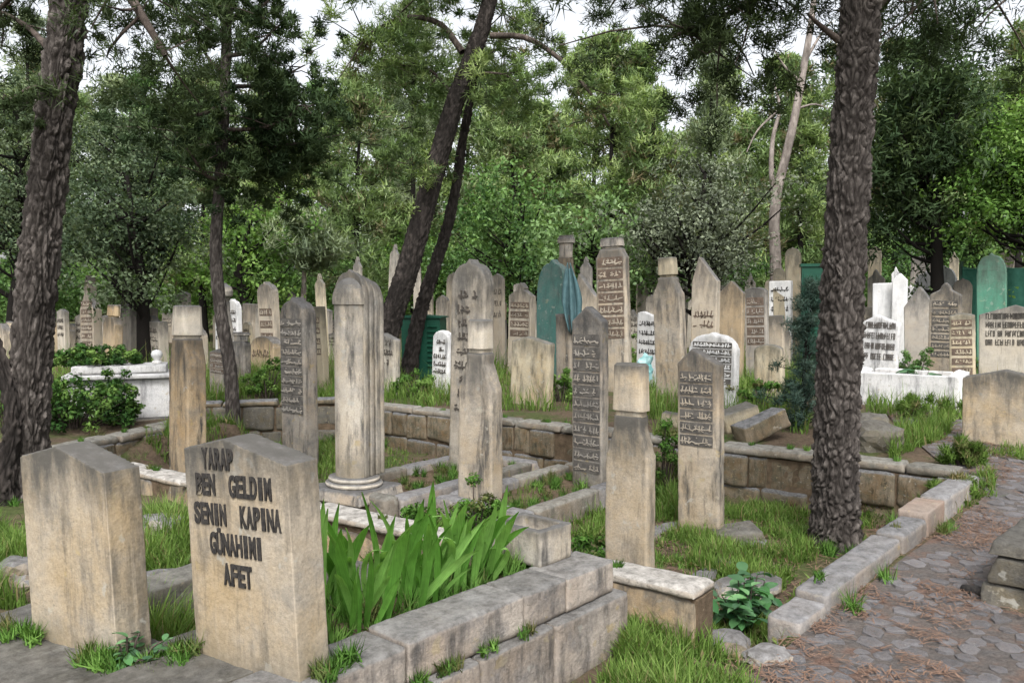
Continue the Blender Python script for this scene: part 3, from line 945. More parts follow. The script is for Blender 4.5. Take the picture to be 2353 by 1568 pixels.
Z2 = UP1 - 0.06 - 0.012
f2, w2, h2 = front_stone('low thick gabled stone with five lines of black capital letters beside the iris', at_z(452, 1490, Z2), at_z(688, 1566, Z2), Z2, 0.745, 0.135, M['plainbeige'], (R(0.5), R(-3.2)), -0.09, 0.075, 1)
yf = -0.135 / 2 - 0.0014
for s_, x, z, wd_ in [('YARAP', -.075, .672, .15), ('BEN  GELDIM', -.01, .585, .36), ('SENIN  KAPINA', .0, .487, .41), ('GÜNAHIMI', -.01, .390, .25), ('AFET', -.01, .290, .135)]:
    text_part(f2, s_, x, z, .098, yf, M['black'], wd_)
Z1 = 0.35
f1, w1, h1 = front_stone('plain low thick gabled stone without writing at the left front', at_z(76, 1453, Z1), at_z(270, 1522, Z1), Z1, 0.73, 0.135, M['plainbeige'], (R(0.5), R(-3.6)), -0.05, 0.085, 2)
# slab and kerb of the left front grave
c1 = (at_z(76, 1453, Z1) + at_z(270, 1522, Z1)) / 2
g1 = empty('grave_kerb', (c1.x, c1.y, 0.0), R(-34))
tag(g1, 'dark mossy slab and kerb under the plain stone at the left front', 'grave')
kpart(g1, 'slab', -0.72, 0.33, -0.36, 0.24, 0.0, Z1 + .004, M['darkslab'], 0.012, 0.012, 71)
kpart(g1, 'kerb_stone', -0.62, -0.42, 0.245, 1.5, 0.0, Z1 - .02, M['coping'], 0.014, 0.010, 72)
kpart(g1, 'kerb_stone', 0.30, 0.47, 0.245, 1.5, 0.0, Z1 - .12, M['darkslab'], 0.014, 0.010, 73)
kpart(g1, 'kerb_stone', -0.41, 0.295, 1.3, 1.5, 0.0, Z1 - .06, M['darkslab'], 0.014, 0.010, 74)

# ================================================================== graves in the walled plot
def bed(label, cu, cv, wu, lv, ztop, mats, seed, th=0.16):
    """rectangular grave bed of kerb slabs; cu across, cv along in grid coordinates"""
    c = E2 * cu + E1 * cv
    root = empty('grave_bed', (c.x, c.y, -0.26), GRID)
    tag(root, label, 'grave', 'grave beds in the walled plot')
    H = ztop + 0.26
    def k(x0, x1, y0, y1, i, m):
        kpart(root, 'kerb_slab', x0, x1, y0, y1, 0, H - (.0, .008, .014, .004)[i % 4], M[m], 0.026, 0.010, seed + i)
    w, l = wu / 2, lv / 2
    k(-w, -w + th, -l + th + .005, -.005, 0, mats[0]); k(-w, -w + th, .005, l - th - .005, 1, mats[1])
    k(w - th, w, -l + th + .005, .10, 2, mats[1]); k(w - th, w, .11, l - th - .005, 3, mats[0])
    k(-w, w, -l, -l + th, 4, mats[0]); k(-w, w, l - th, l, 5, mats[1])
    bm = bmesh.new(); bmesh.ops.create_grid(bm, x_segments=12, y_segments=24, size=.5)
    for v in bm.verts:
        v.co = Vector((v.co.x * (wu - 2 * th + .04), v.co.y * (lv - 2 * th + .04), .02 * mnoise.noise(v.co * 8 + Vector((seed, 0, 0)))))
    put('soil', bm_mesh('soil', bm, M['soil'], True), None, root, (0, 0, H - 0.10))
    return root
def uv(p): return p.x * E2.x + p.y * E2.y, p.x * E1.x + p.y * E1.y
P3 = at_z(806, 1118, 0.0); P8 = at_depth(1080, 1040, 8.2)
P4 = at_z(1103, 1140, 0.0); P7 = at_z(1356, 1092, 0.0)
P6 = at_z(1610, 1215, -0.14)
P5 = at_depth(1446, 1290, 4.62)
u3, v3 = uv(P3); u4, v4 = uv(P4); u6, v6 = uv(P6)
bed('grave bed of grey slabs between the fluted column stone and the tall arched stone', u3 + .06, v3 + .98, 0.98, 2.15, 0.0, ('coping', 'kerb'), 200)
bed('grave bed of slabs between the slope-shouldered post and the dark lettered gable stone', u4 + .12, v4 + .82, 0.96, 2.0, 0.0, ('kerb', 'coping'), 220)
bed('low grave bed at the foot of the lettered stone beside the right pine', u6 + .05, v6 - .75, 0.9, 1.9, -0.15, ('darkslab', 'rubble'), 240)

# --- fluted column stone with domed niche and ring base
def column_stone():
    root = empty('gravestone', (P3.x, P3.y, 0.0), GRID + R(6))
    tag(root, 'tall fluted column stone with grey domed top and ringed base', 'gravestone', GROUP)
    dist = P3.length
    h = at_depth(806, 618, P3.y).z
    w = 0.345
    hb = 0.10
    bm = bmesh.new()
    y = 0.0
    for i, (dw, t) in enumerate([(0, .045), (.075, .026), (0, .042), (.075, .026), (0, .046), (.075, .024), (-.01, .03)]):
        ww = w - dw; hh = h - dw * .8 - .012 * i
        prof = [(x, z + (hb if z < 1e-6 else 0)) for x, z in prof_ogee(ww, hh, 0.72, 14, .07)]
        prism_bm(prof, t + .004, y, 0, bm); y += t
    put('body', weather(bm, 0.0085, 0.0035, 'body', M['pale'], .4), None, root)
    # bulging front: half column capped by a half dome
    bm = bmesh.new()
    zt = h - 0.30
    rows = []
    NA = 20
    zs = list(np.linspace(hb, zt, 16))
    def rowat(z, s):
        return [bm.verts.new((math.cos(math.pi + math.pi * i / NA) * (w * .5 - .004) * s, math.sin(math.pi + math.pi * i / NA) * .115 * s + .01, z)) for i in range(NA + 1)]
    for z in zs: rows.append(rowat(z, .93))
    rows.append(rowat(zt + .002, 1.02)); rows.append(rowat(zt + .03, 1.03))
    for a in np.linspace(.1, 1.45, 7): rows.append(rowat(zt + .03 + .20 * math.sin(a), 1.03 * math.cos(a)))
    for a, b in zip(rows, rows[1:]):
        for i in range(NA): bm.faces.new((a[i], a[i + 1], b[i + 1], b[i]))
    nb = 16
    put('half_column', bm_mesh('half_column', bm, M['pale'], False), None, root)
    # rings
    for nm, z0, r, hh in (('base_ring', .055, .235, .045), ('base_ring', .012, .262, .045)):
        bm = bmesh.new()
        prof = [(r - .03, 0), (r - .006, .008), (r, hh * .5), (r - .006, hh - .008), (r - .03, hh)]
        rg = []
        for rad, z in prof: rg.append([bm.verts.new((math.cos(2 * math.pi * i / 28) * rad, math.sin(2 * math.pi * i / 28) * rad * .85 + .04, z)) for i in range(28)])
        for a, b in zip(rg, rg[1:]):
            for i in range(28): bm.faces.new((a[i], a[(i + 1) % 28], b[(i + 1) % 28], b[i]))
        bm.faces.new(rg[-1]); bm.faces.new(rg[0][::-1])
        put(nm, bm_mesh(nm, bm, M['pale'], False), None, root, (0, 0, z0))
    kp = wbox(.66, .56, .10, M['grey'], .014, .006, 'plinth', 9)
    put('plinth', kp, None, root, (0, .04, -.085))
    return root
column_stone()

# --- other stones of the walled plot
SC = dict(mode='paint', style='script')
stone('slope-shouldered post with pale block head standing in front of the tall arched stone', 1103, 1140, 732, 106, 'head', M['pink'], z0=0.0, tr=.42, head=dict(hh=.185, nw=.50, sh=.40, hw=.50, kind='block', mat=M['pale']), amp=.005)
stone('large beige post with collared block head just behind the low white wall', 1446, 1290, 832, 120, 'head', M['plainbeige'], d=4.62, tr=.36, head=dict(hh=.205, nw=.60, sh=.37, hw=.72, kind='block', mat=M['plainbeige']), amp=.004)
stone('upright stone with dark worn lettering and low gabled top left of the right pine', 1610, 1215, 800, 106, 'gable', M['pink'], z0=-.16, tr=.30, kw=dict(g=.34, a=-.14),
      insc=dict(rows=6, x0=-.42, x1=.36, z0=.46, z1=.88, mode='band', n=6, seed=6, ink='greyink', gap=.16), amp=.005)
stone('dark gabled stone covered with bands of raised lettering behind the sloped post', 1356, 1092, 702, 86, 'gable', M['grey'], z0=0.0, tr=.36, kw=dict(g=.42, a=-.02),
      insc=dict(rows=11, x0=-.44, x1=.44, z0=.02, z1=.84, mode='band', n=5, seed=7, ink='greyink', gap=.14), amp=.004)
stone('tall whitish stone with ogee arched top and short dark text', 1078, 1040, 594, 100, 'ogee', M['pale'], d=8.2, tr=.34, kw=dict(r=.66),
      insc=dict(rows=9, x0=-.36, x1=.30, z0=.30, z1=.87, mode='paint', n=4, seed=8, ink='darkink', gap=.34, ragged=.7), amp=.004)
stone('ochre capped post behind the lettered front stone', 430, 1080, 700, 82, 'head', M['ochre'], d=7.3, tr=.5, head=dict(hh=.17, nw=.66, sh=.30, hw=.70, kind='block', mat=M['pale']), amp=.004)
stone('grey pointed stone with raised lettering left of the column', 690, 1012, 682, 82, 'ogee', M['grey'], d=8.9, tr=.45, kw=dict(r=.6),
      insc=dict(rows=10, x0=-.44, x1=.44, z0=.32, z1=.88, mode='band', n=4, seed=9, ink='greyink', gap=.14), amp=.004)

# ================================================================== middle distance, left
L_ = lambda rows, seed, **k: dict(dict(rows=rows, seed=seed, mode='paint', n=6, ink='darkink', gap=.3), **k)
stone('pale pinkish stone cut off by the left picture edge', 8, 850, 742, 30, 'round', M['pink'], d=17)
stone('narrow stone with pointed top just right of the left pine trunk', 140, 846, 716, 26, 'spire', M['ochre'], d=17)
stone('slender lettered pinkish stone drawn up into a slim finial', 212, 850, 631, 42, 'spire', M['pink'], d=16, insc=dict(rows=7, seed=12, mode='band', n=4, ink='brownink', z0=.15, z1=.74, gap=.35), kw=dict(g=1.2))
stone('brownish capped post beside the dark bushy tree trunk', 257, 860, 699, 40, 'head', M['ochre'], d=15, head=dict(hh=.18, nw=.7, sh=.28, hw=.8))
stone('olive grey flat-topped stone behind the dark bushy tree trunk', 296, 850, 697, 34, 'gable', M['grey'], d=17)
stone('short whitish lettered stone left of the ochre capped post', 363, 850, 737, 50, 'flat', M['pale'], d=16, insc=L_(3, 13, n=5, z0=.4, z1=.9))
stone('brown post with a round turban head behind the thin tree', 521, 880, 649, 34, 'head', M['grey'], d=14.5, head=dict(hh=.2, nw=.55, sh=.5, hw=.8, kind='turban'))
stone('small pinkish stone right of the turban post', 545, 835, 708, 20, 'round', M['pink'], d=19)
stone('pale pinkish flat stone with a dark hole behind the thin tree', 572, 835, 697, 34, 'flat', M['pink'], d=19)
stone('tall pink round-topped stone with carved bands against the dark trees', 625, 850, 646, 46, 'ogee', M['pink'], d=16.5, insc=dict(rows=3, seed=14, mode='band', n=4, ink='brownink', z0=.3, z1=.72, gap=.4), kw=dict(r=.5))
stone('lettered grey stone behind the foot of the thin tree', 508, 925, 800, 46, 'gable', M['grey'], d=12, insc=dict(rows=4, seed=15, mode='band', n=5, ink='brownink', z0=.45, z1=.92, gap=.2))
stone('ribbed stone with projecting flat cap right of the thin tree', 553, 925, 762, 46, 'head', M['grey'], d=12.4, head=dict(hh=.16, nw=.8, sh=.22, hw=1.15, kind='cap'))
stone('low wide reddish stone with rounded top behind the bright green weeds', 612, 850, 772, 72, 'round', M['ochre'], d=15.5, kw=dict(r=.28), insc=L_(1, 16, ink='brownink', z0=.35, z1=.7))
stone('yellowish lettered stone half hidden behind the column stone', 735, 900, 704, 46, 'flat', M['yellowish'], d=12.5, insc=dict(rows=4, seed=17, mode='band', n=4, ink='brownink', z0=.4, z1=.9, gap=.4))
stone('slim cream stone with a pointed tip left of the column dome', 746, 850, 627, 24, 'spire', M['yellowish'], d=18)
stone('cream stone whose small tip shows above the column dome', 823, 840, 589, 22, 'spire', M['pale'], d=20)
stone('slim whitish stone leaning beside the leaning pine', 894, 850, 560, 24, 'spire', M['pale'], d=17, tilt=(0, R(4)))
stone('pale narrow stone seen between the two leaning trunks', 960, 830, 594, 20, 'spire', M['pale'], d=21)
stone('whitish lettered stone right of the column', 890, 925, 765, 58, 'gable', M['pale'], d=12, insc=L_(3, 18, n=5, z0=.45, z1=.93), kw=dict(g=.2, a=-.2))
stone('white stone with curved shoulder and dark lettering left of the tall arched stone', 1014, 925, 758, 52, 'round', M['white'], d=12, kw=dict(r=.42), insc=L_(5, 19, n=4, z0=.3, z1=.88, ragged=.4))
# ================================================================== middle distance, centre
stone('pinkish lettered stone with small knob on top behind the plain low stone', 1196, 880, 648, 62, 'spire', M['pink'], d=15, kw=dict(g=.5), insc=dict(rows=4, seed=20, mode='band', n=4, ink='brownink', z0=.4, z1=.8, gap=.3))
stone('plain low yellowish stone standing on the back wall beside the grass', 1220, 955, 772, 104, 'gable', M['yellowish'], d=10.6, tr=.22, kw=dict(g=.12, a=-.1))
stone('green painted stone with tall pointed top behind the lettered gable stone', 1272, 880, 595, 84, 'ogee', M['greenpaint'], d=14, kw=dict(r=1.0), tr=.25)
stone('tall post with dark flat cap rising behind the green painted stone', 1294, 870, 540, 52, 'head', M['ochre'], d=15.6, head=dict(hh=.16, nw=.62, sh=.32, hw=.85, kind='cap', mat=M['grey']))
stone('grey plain shaft under the turquoise cloth', 1298, 925, 720, 44, 'flat', M['grey'], d=12.2)
stone('slim grey stone with finial between the green stone and the brown lettered stone', 1346, 870, 588, 30, 'spire', M['grey'], d=16.5)
stone('pinkish gable stone partly hidden behind the dark lettered gable stone', 1345, 890, 628, 58, 'gable', M['pink'], d=13.4, kw=dict(g=.9, a=-.3))
stone('tall brown lettered stone with stacked top rising over the beige post', 1414, 930, 545, 80, 'head', M['pink'], d=12.2, tr=.30, head=dict(hh=.07, nw=.7, sh=.13, hw=.72, kind='block', mat=M['grey']), insc=dict(rows=7, seed=21, mode='band', n=4, ink='brownink', z0=.34, z1=.88, gap=.2))
stone('white stone with slanting black lines of text right of the brown lettered stone', 1490, 900, 715, 60, 'slant', M['white'], d=13.2, insc=L_(4, 22, n=5, z0=.4, z1=.9, ink='black', gap=.4))
stone('large pinkish post with pale block head right of the white slanted text', 1545, 960, 590, 76, 'head', M['pink'], d=10.8, head=dict(hh=.135, nw=.56, sh=.26, hw=.58, kind='block', mat=M['yellowish']), tr=.4)
stone('pink stone with lopsided pointed gable behind the large pinkish post', 1617, 900, 588, 64, 'gable', M['pink'], d=12.6, kw=dict(g=.9, a=-.24), insc=dict(rows=2, seed=23, mode='paint', n=4, ink='brownink', z0=.45, z1=.6))
stone('orange-brown stone with grey pyramid cap', 1676, 890, 644, 58, 'gable', M['ochre'], d=13.4, kw=dict(g=.5), insc=None)
stone('wide white arched stone with dark text behind the worn lettered stone', 1636, 955, 762, 116, 'ogee', M['white'], d=10.2, tr=.2, kw=dict(r=.38, tip=.04), insc=dict(rows=6, seed=24, mode='band', n=8, ink='greyink', x0=-.40, x1=.42, z0=.33, z1=.88, gap=.2))
stone('dark brown stone with bands of text left of the blue-green shrub', 1741, 870, 660, 52, 'round', M['grey'], d=14.5, kw=dict(r=.2), insc=dict(rows=5, seed=25, mode='band', n=5, ink='brownink', z0=.35, z1=.9, gap=.2))
stone('white stone striped with black text near the blue-green shrub', 1793, 850, 645, 50, 'flat', M['white'], d=18, insc=L_(3, 26, n=4, z0=.6, z1=.96, ink='black', gap=.45))
stone('small pinkish white plain stone under the black striped one', 1786, 880, 724, 34, 'flat', M['pink'], d=13.5)
stone('low beige round-topped stone above the rubble blocks', 1768, 915, 790, 66, 'round', M['yellowish'], d=11.6, kw=dict(r=.25))
stone('pale yellowish stone behind the blue-green shrub', 1828, 845, 567, 34, 'ogee', M['yellowish'], d=18)
# ================================================================== right
stone('white lettered stone with black lines right of the right pine trunk', 2016, 905, 722, 76, 'gable', M['white'], d=12.0, tr=.2, kw=dict(g=.22, a=-.1), insc=L_(4, 30, n=9, z0=.4, z1=.93, ink='darkink', style='latin', gap=.38))
stone('grey-white plain stone above the white lettered stone', 2030, 850, 650, 46, 'flat', M['white'], d=15.5, tr=.25)
stone('grey-white stone with pointed ridge beside the plain one', 2063, 850, 627, 30, 'gable', M['white'], d=15.2, kw=dict(g=.5))
stone('small white pointed stone left of the twin white peaks', 2066, 830, 640, 22, 'ogee', M['white'], d=20)
stone('white pointed arch stone with plain face in the right background', 2114, 840, 622, 44, 'ogee', M['white'], d=18.5, kw=dict(r=.9))
stone('white pointed stone with dark mark near the dark evergreen', 2163, 840, 609, 50, 'ogee', M['white'], d=17.5, kw=dict(r=.9), insc=L_(2, 31, n=2, z0=.72, z1=.85, x0=-.2, x1=.2))
stone('beige stone with dark grey gable top in the right middle ground', 2116, 880, 657, 62, 'gable', M['grey'], d=14, kw=dict(g=.7))
stone('tall lettered greyish stone left of the brown lettered one', 2165, 905, 647, 60, 'spire', M['pink'], d=12.4, kw=dict(g=.45), tr=.25, insc=dict(rows=7, seed=32, mode='band', n=5, ink='greyink', z0=.30, z1=.84, gap=.28))
stone('brown lettered stone with crowned top beside the plain low right stone', 2212, 920, 717, 48, 'gable', M['yellowish'], d=11.4, kw=dict(g=.12), insc=dict(rows=7, seed=33, mode='band', n=4, ink='brownink', z0=.15, z1=.93, gap=.3))
stone('sea green painted pointed stone in front of the green fence', 2278, 850, 580, 52, 'ogee', M['seagreenpaint'], d=15.0, kw=dict(r=.8), tr=.25)
stone('pale stone tip behind the sea green stone', 2300, 830, 557, 26, 'spire', M['pink'], d=17.5)
stone('wide white gabled stone with rows of dark text at the right edge', 2325, 890, 700, 116, 'gable', M['pale'], d=12.6, tr=.18, kw=dict(g=.16, a=.04), insc=L_(4, 34, n=14, z0=.5, z1=.92, ink='black', style='latin', gap=.3))
stone('plain low beige gabled stone beside the path at the right edge', 2308, 1026, 848, 150, 'gable', M['plainbeige'], tr=.2, kw=dict(g=.12, a=0), amp=.004)
stone('pale slim stone right of the right pine trunk in the background', 2005, 830, 564, 26, 'ogee', M['yellowish'], d=20)
stone('greyish broad stone behind the twin white peaks', 2112, 820, 586, 52, 'gable', M['grey'], d=22)
stone('thin cream stone left of the green fence', 2188, 820, 577, 18, 'spire', M['yellowish'], d=22)
stone('small white knobbed stone in the right background', 2060, 820, 612, 18, 'spire', M['white'], d=23)
# a few more of the dense back rows that show between the others
for i, (cx, ty, wp, d, st, mt, lab) in enumerate([
    (60, 748, 26, 19, 'round', 'grey', 'dim grey stone half hidden by the left pine trunk'),
    (170, 742, 26, 21, 'gable', 'pink', 'small pale gable stone left of the slim finial stone'),
    (455, 742, 24, 19, 'ogee', 'pale', 'small pale pointed stone right of the ochre capped post'),
    (596, 706, 20, 21, 'gable', 'yellowish', 'small yellowish gable stone left of the tall pink stone'),
    (668, 700, 24, 20, 'ogee', 'pale', 'small whitish stone right of the tall pink stone'),
    (780, 690, 22, 19, 'gable', 'pink', 'narrow pinkish stone behind the column stone'),
    (872, 700, 28, 19, 'ogee', 'grey', 'grey pointed stone right of the column dome'),
    (1140, 690, 34, 17, 'gable', 'ochre', 'ochre gable stone just right of the tall arched stone'),
    (1244, 690, 30, 20, 'ogee', 'pink', 'small pink pointed stone left of the green painted stone'),
    (1474, 640, 26, 20, 'round', 'pale', 'small pale stone between the brown lettered stone and the pinkish post'),
    (1500, 676, 28, 18, 'ogee', 'pink', 'small pink pointed stone left of the large pinkish post'),
    (1715, 628, 24, 20, 'spire', 'pale', 'slim pale stone behind the dark brown banded stone'),
    (1760, 640, 24, 22, 'ogee', 'yellowish', 'small cream pointed stone under the olive tree'),
    (2240, 660, 26, 19, 'gable', 'pale', 'small pale gable stone left of the sea green stone'),
    ]):
    stone(lab, cx, 850, ty, wp, st, M[mt], d=d)

# dense back rows, staggered small stones that only show as slips between the larger ones
BACK = [('ogee', 'pink'), ('gable', 'pale'), ('round', 'yellowish'), ('spire', 'pale'), ('flat', 'pink'), ('head', 'beige'), ('gable', 'grey'), ('ogee', 'white')]
br = random.Random(77)
used_labels = set()
REFS = [(20, 'the left picture edge'), (85, 'the left pine trunk'), (140, 'the narrow ochre pointed stone'), (212, 'the slim lettered finial stone'), (257, 'the brownish capped post'), (315, 'the bushy evergreen trunk'), (363, 'the short whitish lettered stone'), (430, 'the ochre capped post'),
        (510, 'the thin conifer trunk'), (572, 'the flat pinkish stone'), (625, 'the tall pink banded stone'), (690, 'the grey pointed lettered stone'), (746, 'the slim cream stone'), (806, 'the fluted column stone'), (850, 'the column dome edge'), (990, 'the dark green cabinet'), (1020, 'the white curved-shoulder stone'), (1078, 'the tall arched stone'), (1140, 'the sloped post'),
        (1196, 'the pinkish knobbed stone'), (1240, 'the plain low yellowish stone'), (1345, 'the turquoise cloth'), (1414, 'the tall brown lettered stone'), (1490, 'the white slanted-text stone'), (1545, 'the large pinkish post'), (1617, 'the lopsided gable stone'), (1676, 'the orange-brown stone'), (1741, 'the dark brown banded stone'),
        (1793, 'the black-striped white stone'), (1850, 'the blue-green shrub'), (2016, 'the white black-lettered stone'), (2063, 'the grey-white ridge stone'), (2114, 'the white arch stone'), (2165, 'the tall lettered greyish stone'), (2212, 'the brown crowned stone'), (2278, 'the sea green stone'), (2335, 'the wide white gabled stone')]
rows_ = [(x, 0) for x in range(20, 2352, 34)] + [(x, 1) for x in range(500, 1860, 92)] + [(x, 1) for x in range(2000, 2352, 95)] + [(x, 1) for x in range(150, 480, 100)]
for i, (x, mid_) in enumerate(rows_):
    x += br.uniform(-14, 14)
    if 860 < x < 960 or 1250 < x < 1330 or 1900 < x < 1980: continue
    st, mt = BACK[br.randrange(len(BACK))]
    d = br.uniform(13.5, 19) if mid_ else br.uniform(16, 27)
    wp_ = br.uniform(26, 40) if mid_ else br.uniform(20, 36)
    ty_ = br.uniform(700, 775) if mid_ else (br.uniform(612, 716) if x > 1000 else br.uniform(668, 742))
    shp = dict(ogee='pointed', gable='gabled', round='round-topped', spire='finial-topped', flat='flat-topped', head='block-headed')[st]
    colr = dict(pink='pinkish', pale='whitish', yellowish='cream', beige='beige', grey='dark grey', white='white')[mt]
    k_ = min(range(len(REFS)), key=lambda q: abs(REFS[q][0] - x))
    side = 'left of' if x < REFS[k_][0] - 6 else 'right of' if x > REFS[k_][0] + 6 else 'behind'
    lab = ('medium %s %s stone of the middle rows, %s %s' if mid_ else 'small %s %s stone of the back rows, %s %s') % (colr, shp, side, REFS[k_][1])
    if lab in used_labels: lab = 'second ' + lab
    used_labels.add(lab)
    ins = dict(rows=3, seed=i, mode='paint', n=4, ink='darkink', gap=.35, z0=.5, z1=.86) if br.random() < .45 else None
    stone(lab, x, 850, ty_, wp_, st, M[mt], d=d, insc=ins, group='small stones of the dense back rows', kw=dict(g=.6) if st == 'spire' else None)

# ================================================================== tombs, cabinet, fence, cloth
# white box tomb with ledge, lid and ball finial
wt = at_depth(282, 960, 9.6)
tomb = empty('box_tomb', (wt.x, wt.y, gz(wt.x, wt.y)), R(20))
tag(tomb, 'white painted box tomb with ball finial overgrown by ivy', 'tomb')
put('box', wbox(1.05, .62, .50, M['white'], .018, .003, 'box'), None, tomb, (0, 0, -.02))
put('ledge', wbox(1.16, .74, .05, M['white'], .014, .003, 'ledge'), None, tomb, (0, 0, .485))
put('lid', wbox(.98, .50, .09, M['white'], .014, .003, 'lid'), None, tomb, (0, 0, .54))
put('plinth', wbox(1.22, .82, .10, M['pale'], .016, .004, 'plinth'), None, tomb, (0, 0, -.06))
bm = bmesh.new()
prof = [(.05, 0), (.055, .03), (.03, .05), (.06, .09), (.065, .12), (.05, .155), (.0, .17)]
rg = [[bm.verts.new((math.cos(2 * math.pi * i / 14) * max(r_, .001), math.sin(2 * math.pi * i / 14) * max(r_, .001), z)) for i in range(14)] for r_, z in prof]
for a, b in zip(rg, rg[1:]):
    for i in range(14): bm.faces.new((a[i], a[(i + 1) % 14], b[(i + 1) % 14], b[i]))
put('finial', bm_mesh('finial', bm, M['white'], True), None, tomb, (.38, 0, .625))

# white kerbed grave right of the pine
wk = at_depth(2085, 950, 10.9)
wkr = empty('grave_kerb', (wk.x, wk.y, gz(wk.x, wk.y)), GRID + R(4))
tag(wkr, 'whitewashed grave surround behind the right pine', 'grave')
for (x0, x1, y0, y1, h) in [(-.70, .66, -.55, -.40, .46), (-.70, -.54, -.395, .7, .44), (.50, .66, -.395, .7, .45), (-.535, .495, .55, .7, .43)]:
    kpart(wkr, 'kerb_slab', x0, x1, y0, y1, -.05, h, M['white'], .018, .005, 80)
bm = bmesh.new(); bmesh.ops.create_grid(bm, x_segments=4, y_segments=4, size=.5)
for v in bm.verts: v.co = Vector((v.co.x * 1.0, v.co.y * .98, 0))
put('soil', bm_mesh('soil', bm, M['soil']), None, wkr, (0, .08, .34))

# dark slab tomb at the right edge of the path
rt = Vector((2.52, 4.20, 0))
rtr = empty('slab_tomb', (rt.x + .62, rt.y + .1, gz(2.6, 4.2) - .04), GRID + R(-4))
tag(rtr, 'mossy block tomb with dark slanting cover slab at the lower right edge', 'tomb')
for i, (x0, x1, y0, y1, z0, z1) in enumerate([(-.48, .05, -.54, .5, -.05, .17), (.06, .55, -.54, .5, -.05, .17), (-.46, .55, -.52, -.02, .175, .32), (-.46, .55, -.01, .5, .175, .32)]):
    kpart(rtr, 'block', x0, x1, y0, y1, z0, z1, M['darkslab'], .014, .010, 91 + i)
o = kpart(rtr, 'cover_slab', -.45, .60, -.51, .54, .325, .40, M['darkslab'], .014, .008, 97)
pb = at_z(2238, 1326, .12)
bm = bmesh.new()
bmesh.ops.create_cone(bm, segments=14, radius1=.028, radius2=.028, depth=.12)
for f in [f for f in bm.faces if len(f.verts) > 4]: bmesh.ops.delete(bm, geom=[f], context='FACES_ONLY')
pipe = put('pipe_stub', bm_mesh('pipe_stub', bm, M['black'], True), None, None, (pb.x, pb.y, gz(pb.x, pb.y) + .03), (R(80), 0, R(30)))
sm = pipe.modifiers.new('s', 'SOLIDIFY'); sm.thickness = .005
tag(pipe, 'short dark pipe end beside the mossy block tomb', 'pipe')

# dark green metal cabinet
gc = at_depth(975, 870, 14.0)
cab = empty('metal_cabinet', (gc.x, gc.y, gz(gc.x, gc.y)), R(-8))
tag(cab, 'dark green metal cabinet behind the white stones', 'cabinet')
ctop = at_depth(975, 722, 14.0).z - gz(gc.x, gc.y)
bm = box_bm(.66, .5, ctop - .06, None, (0, 0, (ctop - .06) / 2)); bmesh.ops.bevel(bm, geom=bm.edges[:], offset=.01, segments=2, affect='EDGES')
put('body', bm_mesh('body', bm, M['greenmetal']), None, cab)
bm = prism_bm([(-.36, ctop - .055), (.36, ctop - .055), (.36, ctop - .03), (-.1, ctop), (-.36, ctop - .02)], .56)
put('lid', bm_mesh('lid', bm, M['greenmetal']), None, cab)
for i in range(9):
    put('louvre', bm_mesh('louvre', box_bm(.16, .03, .018), M['greenmetal']), None, cab, (.2, -.262, .25 + i * (ctop - .45) / 8), (R(25), 0, 0))
put('handle', bm_mesh('handle', box_bm(.02, .03, .12), M['black']), None, cab, (-.05, -.266, ctop * .55))

# turquoise cloth draped over the grey shaft and the green stone
cp = at_depth(1305, 690, 12.05)
NU, NV = 18, 26
vs = []
for j in range(NV + 1):
    f = j / NV
    wdt = .06 + .24 * math.sin(min(1, f * 1.5) * math.pi / 2) * (1 - .55 * max(0, f - .55) / .45)
    for i in range(NU + 1):
        s = i / NU - .5
        x = s * wdt + .10 * f
        y = -.05 * math.sin(s * 15 + f * 3) * (0.4 + f) - .05 * math.cos(s * 3) + .02 * math.sin(9 * f + 20 * s)
        z = .50 - .95 * f + .05 * math.sin(s * 11 + 2)
        vs.append((x, y, z))
idx = np.arange((NU + 1) * (NV + 1)).reshape(NV + 1, NU + 1)
F = np.stack([idx[:-1, :-1].ravel(), idx[:-1, 1:].ravel(), idx[1:, 1:].ravel(), idx[1:, :-1].ravel()], 1)
cl = put('cloth', np_mesh('cloth', vs, F, M['cloth'], smooth=True), None, None, cp, (0, 0, R(-12)))
sm = cl.modifiers.new('s', 'SOLIDIFY'); sm.thickness = .006
tag(cl, 'turquoise cloth hanging beside the green painted stone', 'cloth')

# plastic bag on the shoulder behind the beige post
bm = bmesh.new()
bmesh.ops.create_icosphere(bm, subdivisions=3, radius=1)
for v in bm.verts:
    c = v.co.copy()
    k = .045 + .035 * mnoise.noise(c * 1.6) + .030 * abs(mnoise.noise(c * 4.5)) + .018 * mnoise.noise(c * 9)
    v.co = Vector((c.x * k * .9, c.y * k * .7, c.z * k * 1.35))
bp = at_depth(1484, 846, 4.95)
bagp = put('plastic_bag', bm_mesh('plastic_bag', bm, M['plasticbag'], False), None, None, bp)
tag(bagp, 'crumpled turquoise plastic bag behind the head of the beige post', 'bag')

# green net fence at the right
fx0, fx1 = at_depth(2205, 800, 16.6), at_depth(2480, 800, 16.2)
fen = empty('net_fence', (fx0.x, fx0.y, .2), math.atan2(fx1.y - fx0.y, fx1.x - fx0.x))
tag(fen, 'green shade net fence behind the stones at the right', 'fence')
FLn = (fx1 - fx0).length
ftop = at_depth(2205, 612, 16.6).z - .2
vs = []; NU, NV = 60, 14
for j in range(NV + 1):
    for i in range(NU + 1):
        s = i / NU; f = j / NV
        vs.append((s * FLn, .03 * math.sin(s * 40) * f + .02 * math.sin(s * 17 + f * 5), f * ftop - .05 * f * abs(math.sin(s * math.pi * 3))))
idx = np.arange((NU + 1) * (NV + 1)).reshape(NV + 1, NU + 1)
F = np.stack([idx[:-1, :-1].ravel(), idx[:-1, 1:].ravel(), idx[1:, 1:].ravel(), idx[1:, :-1].ravel()], 1)
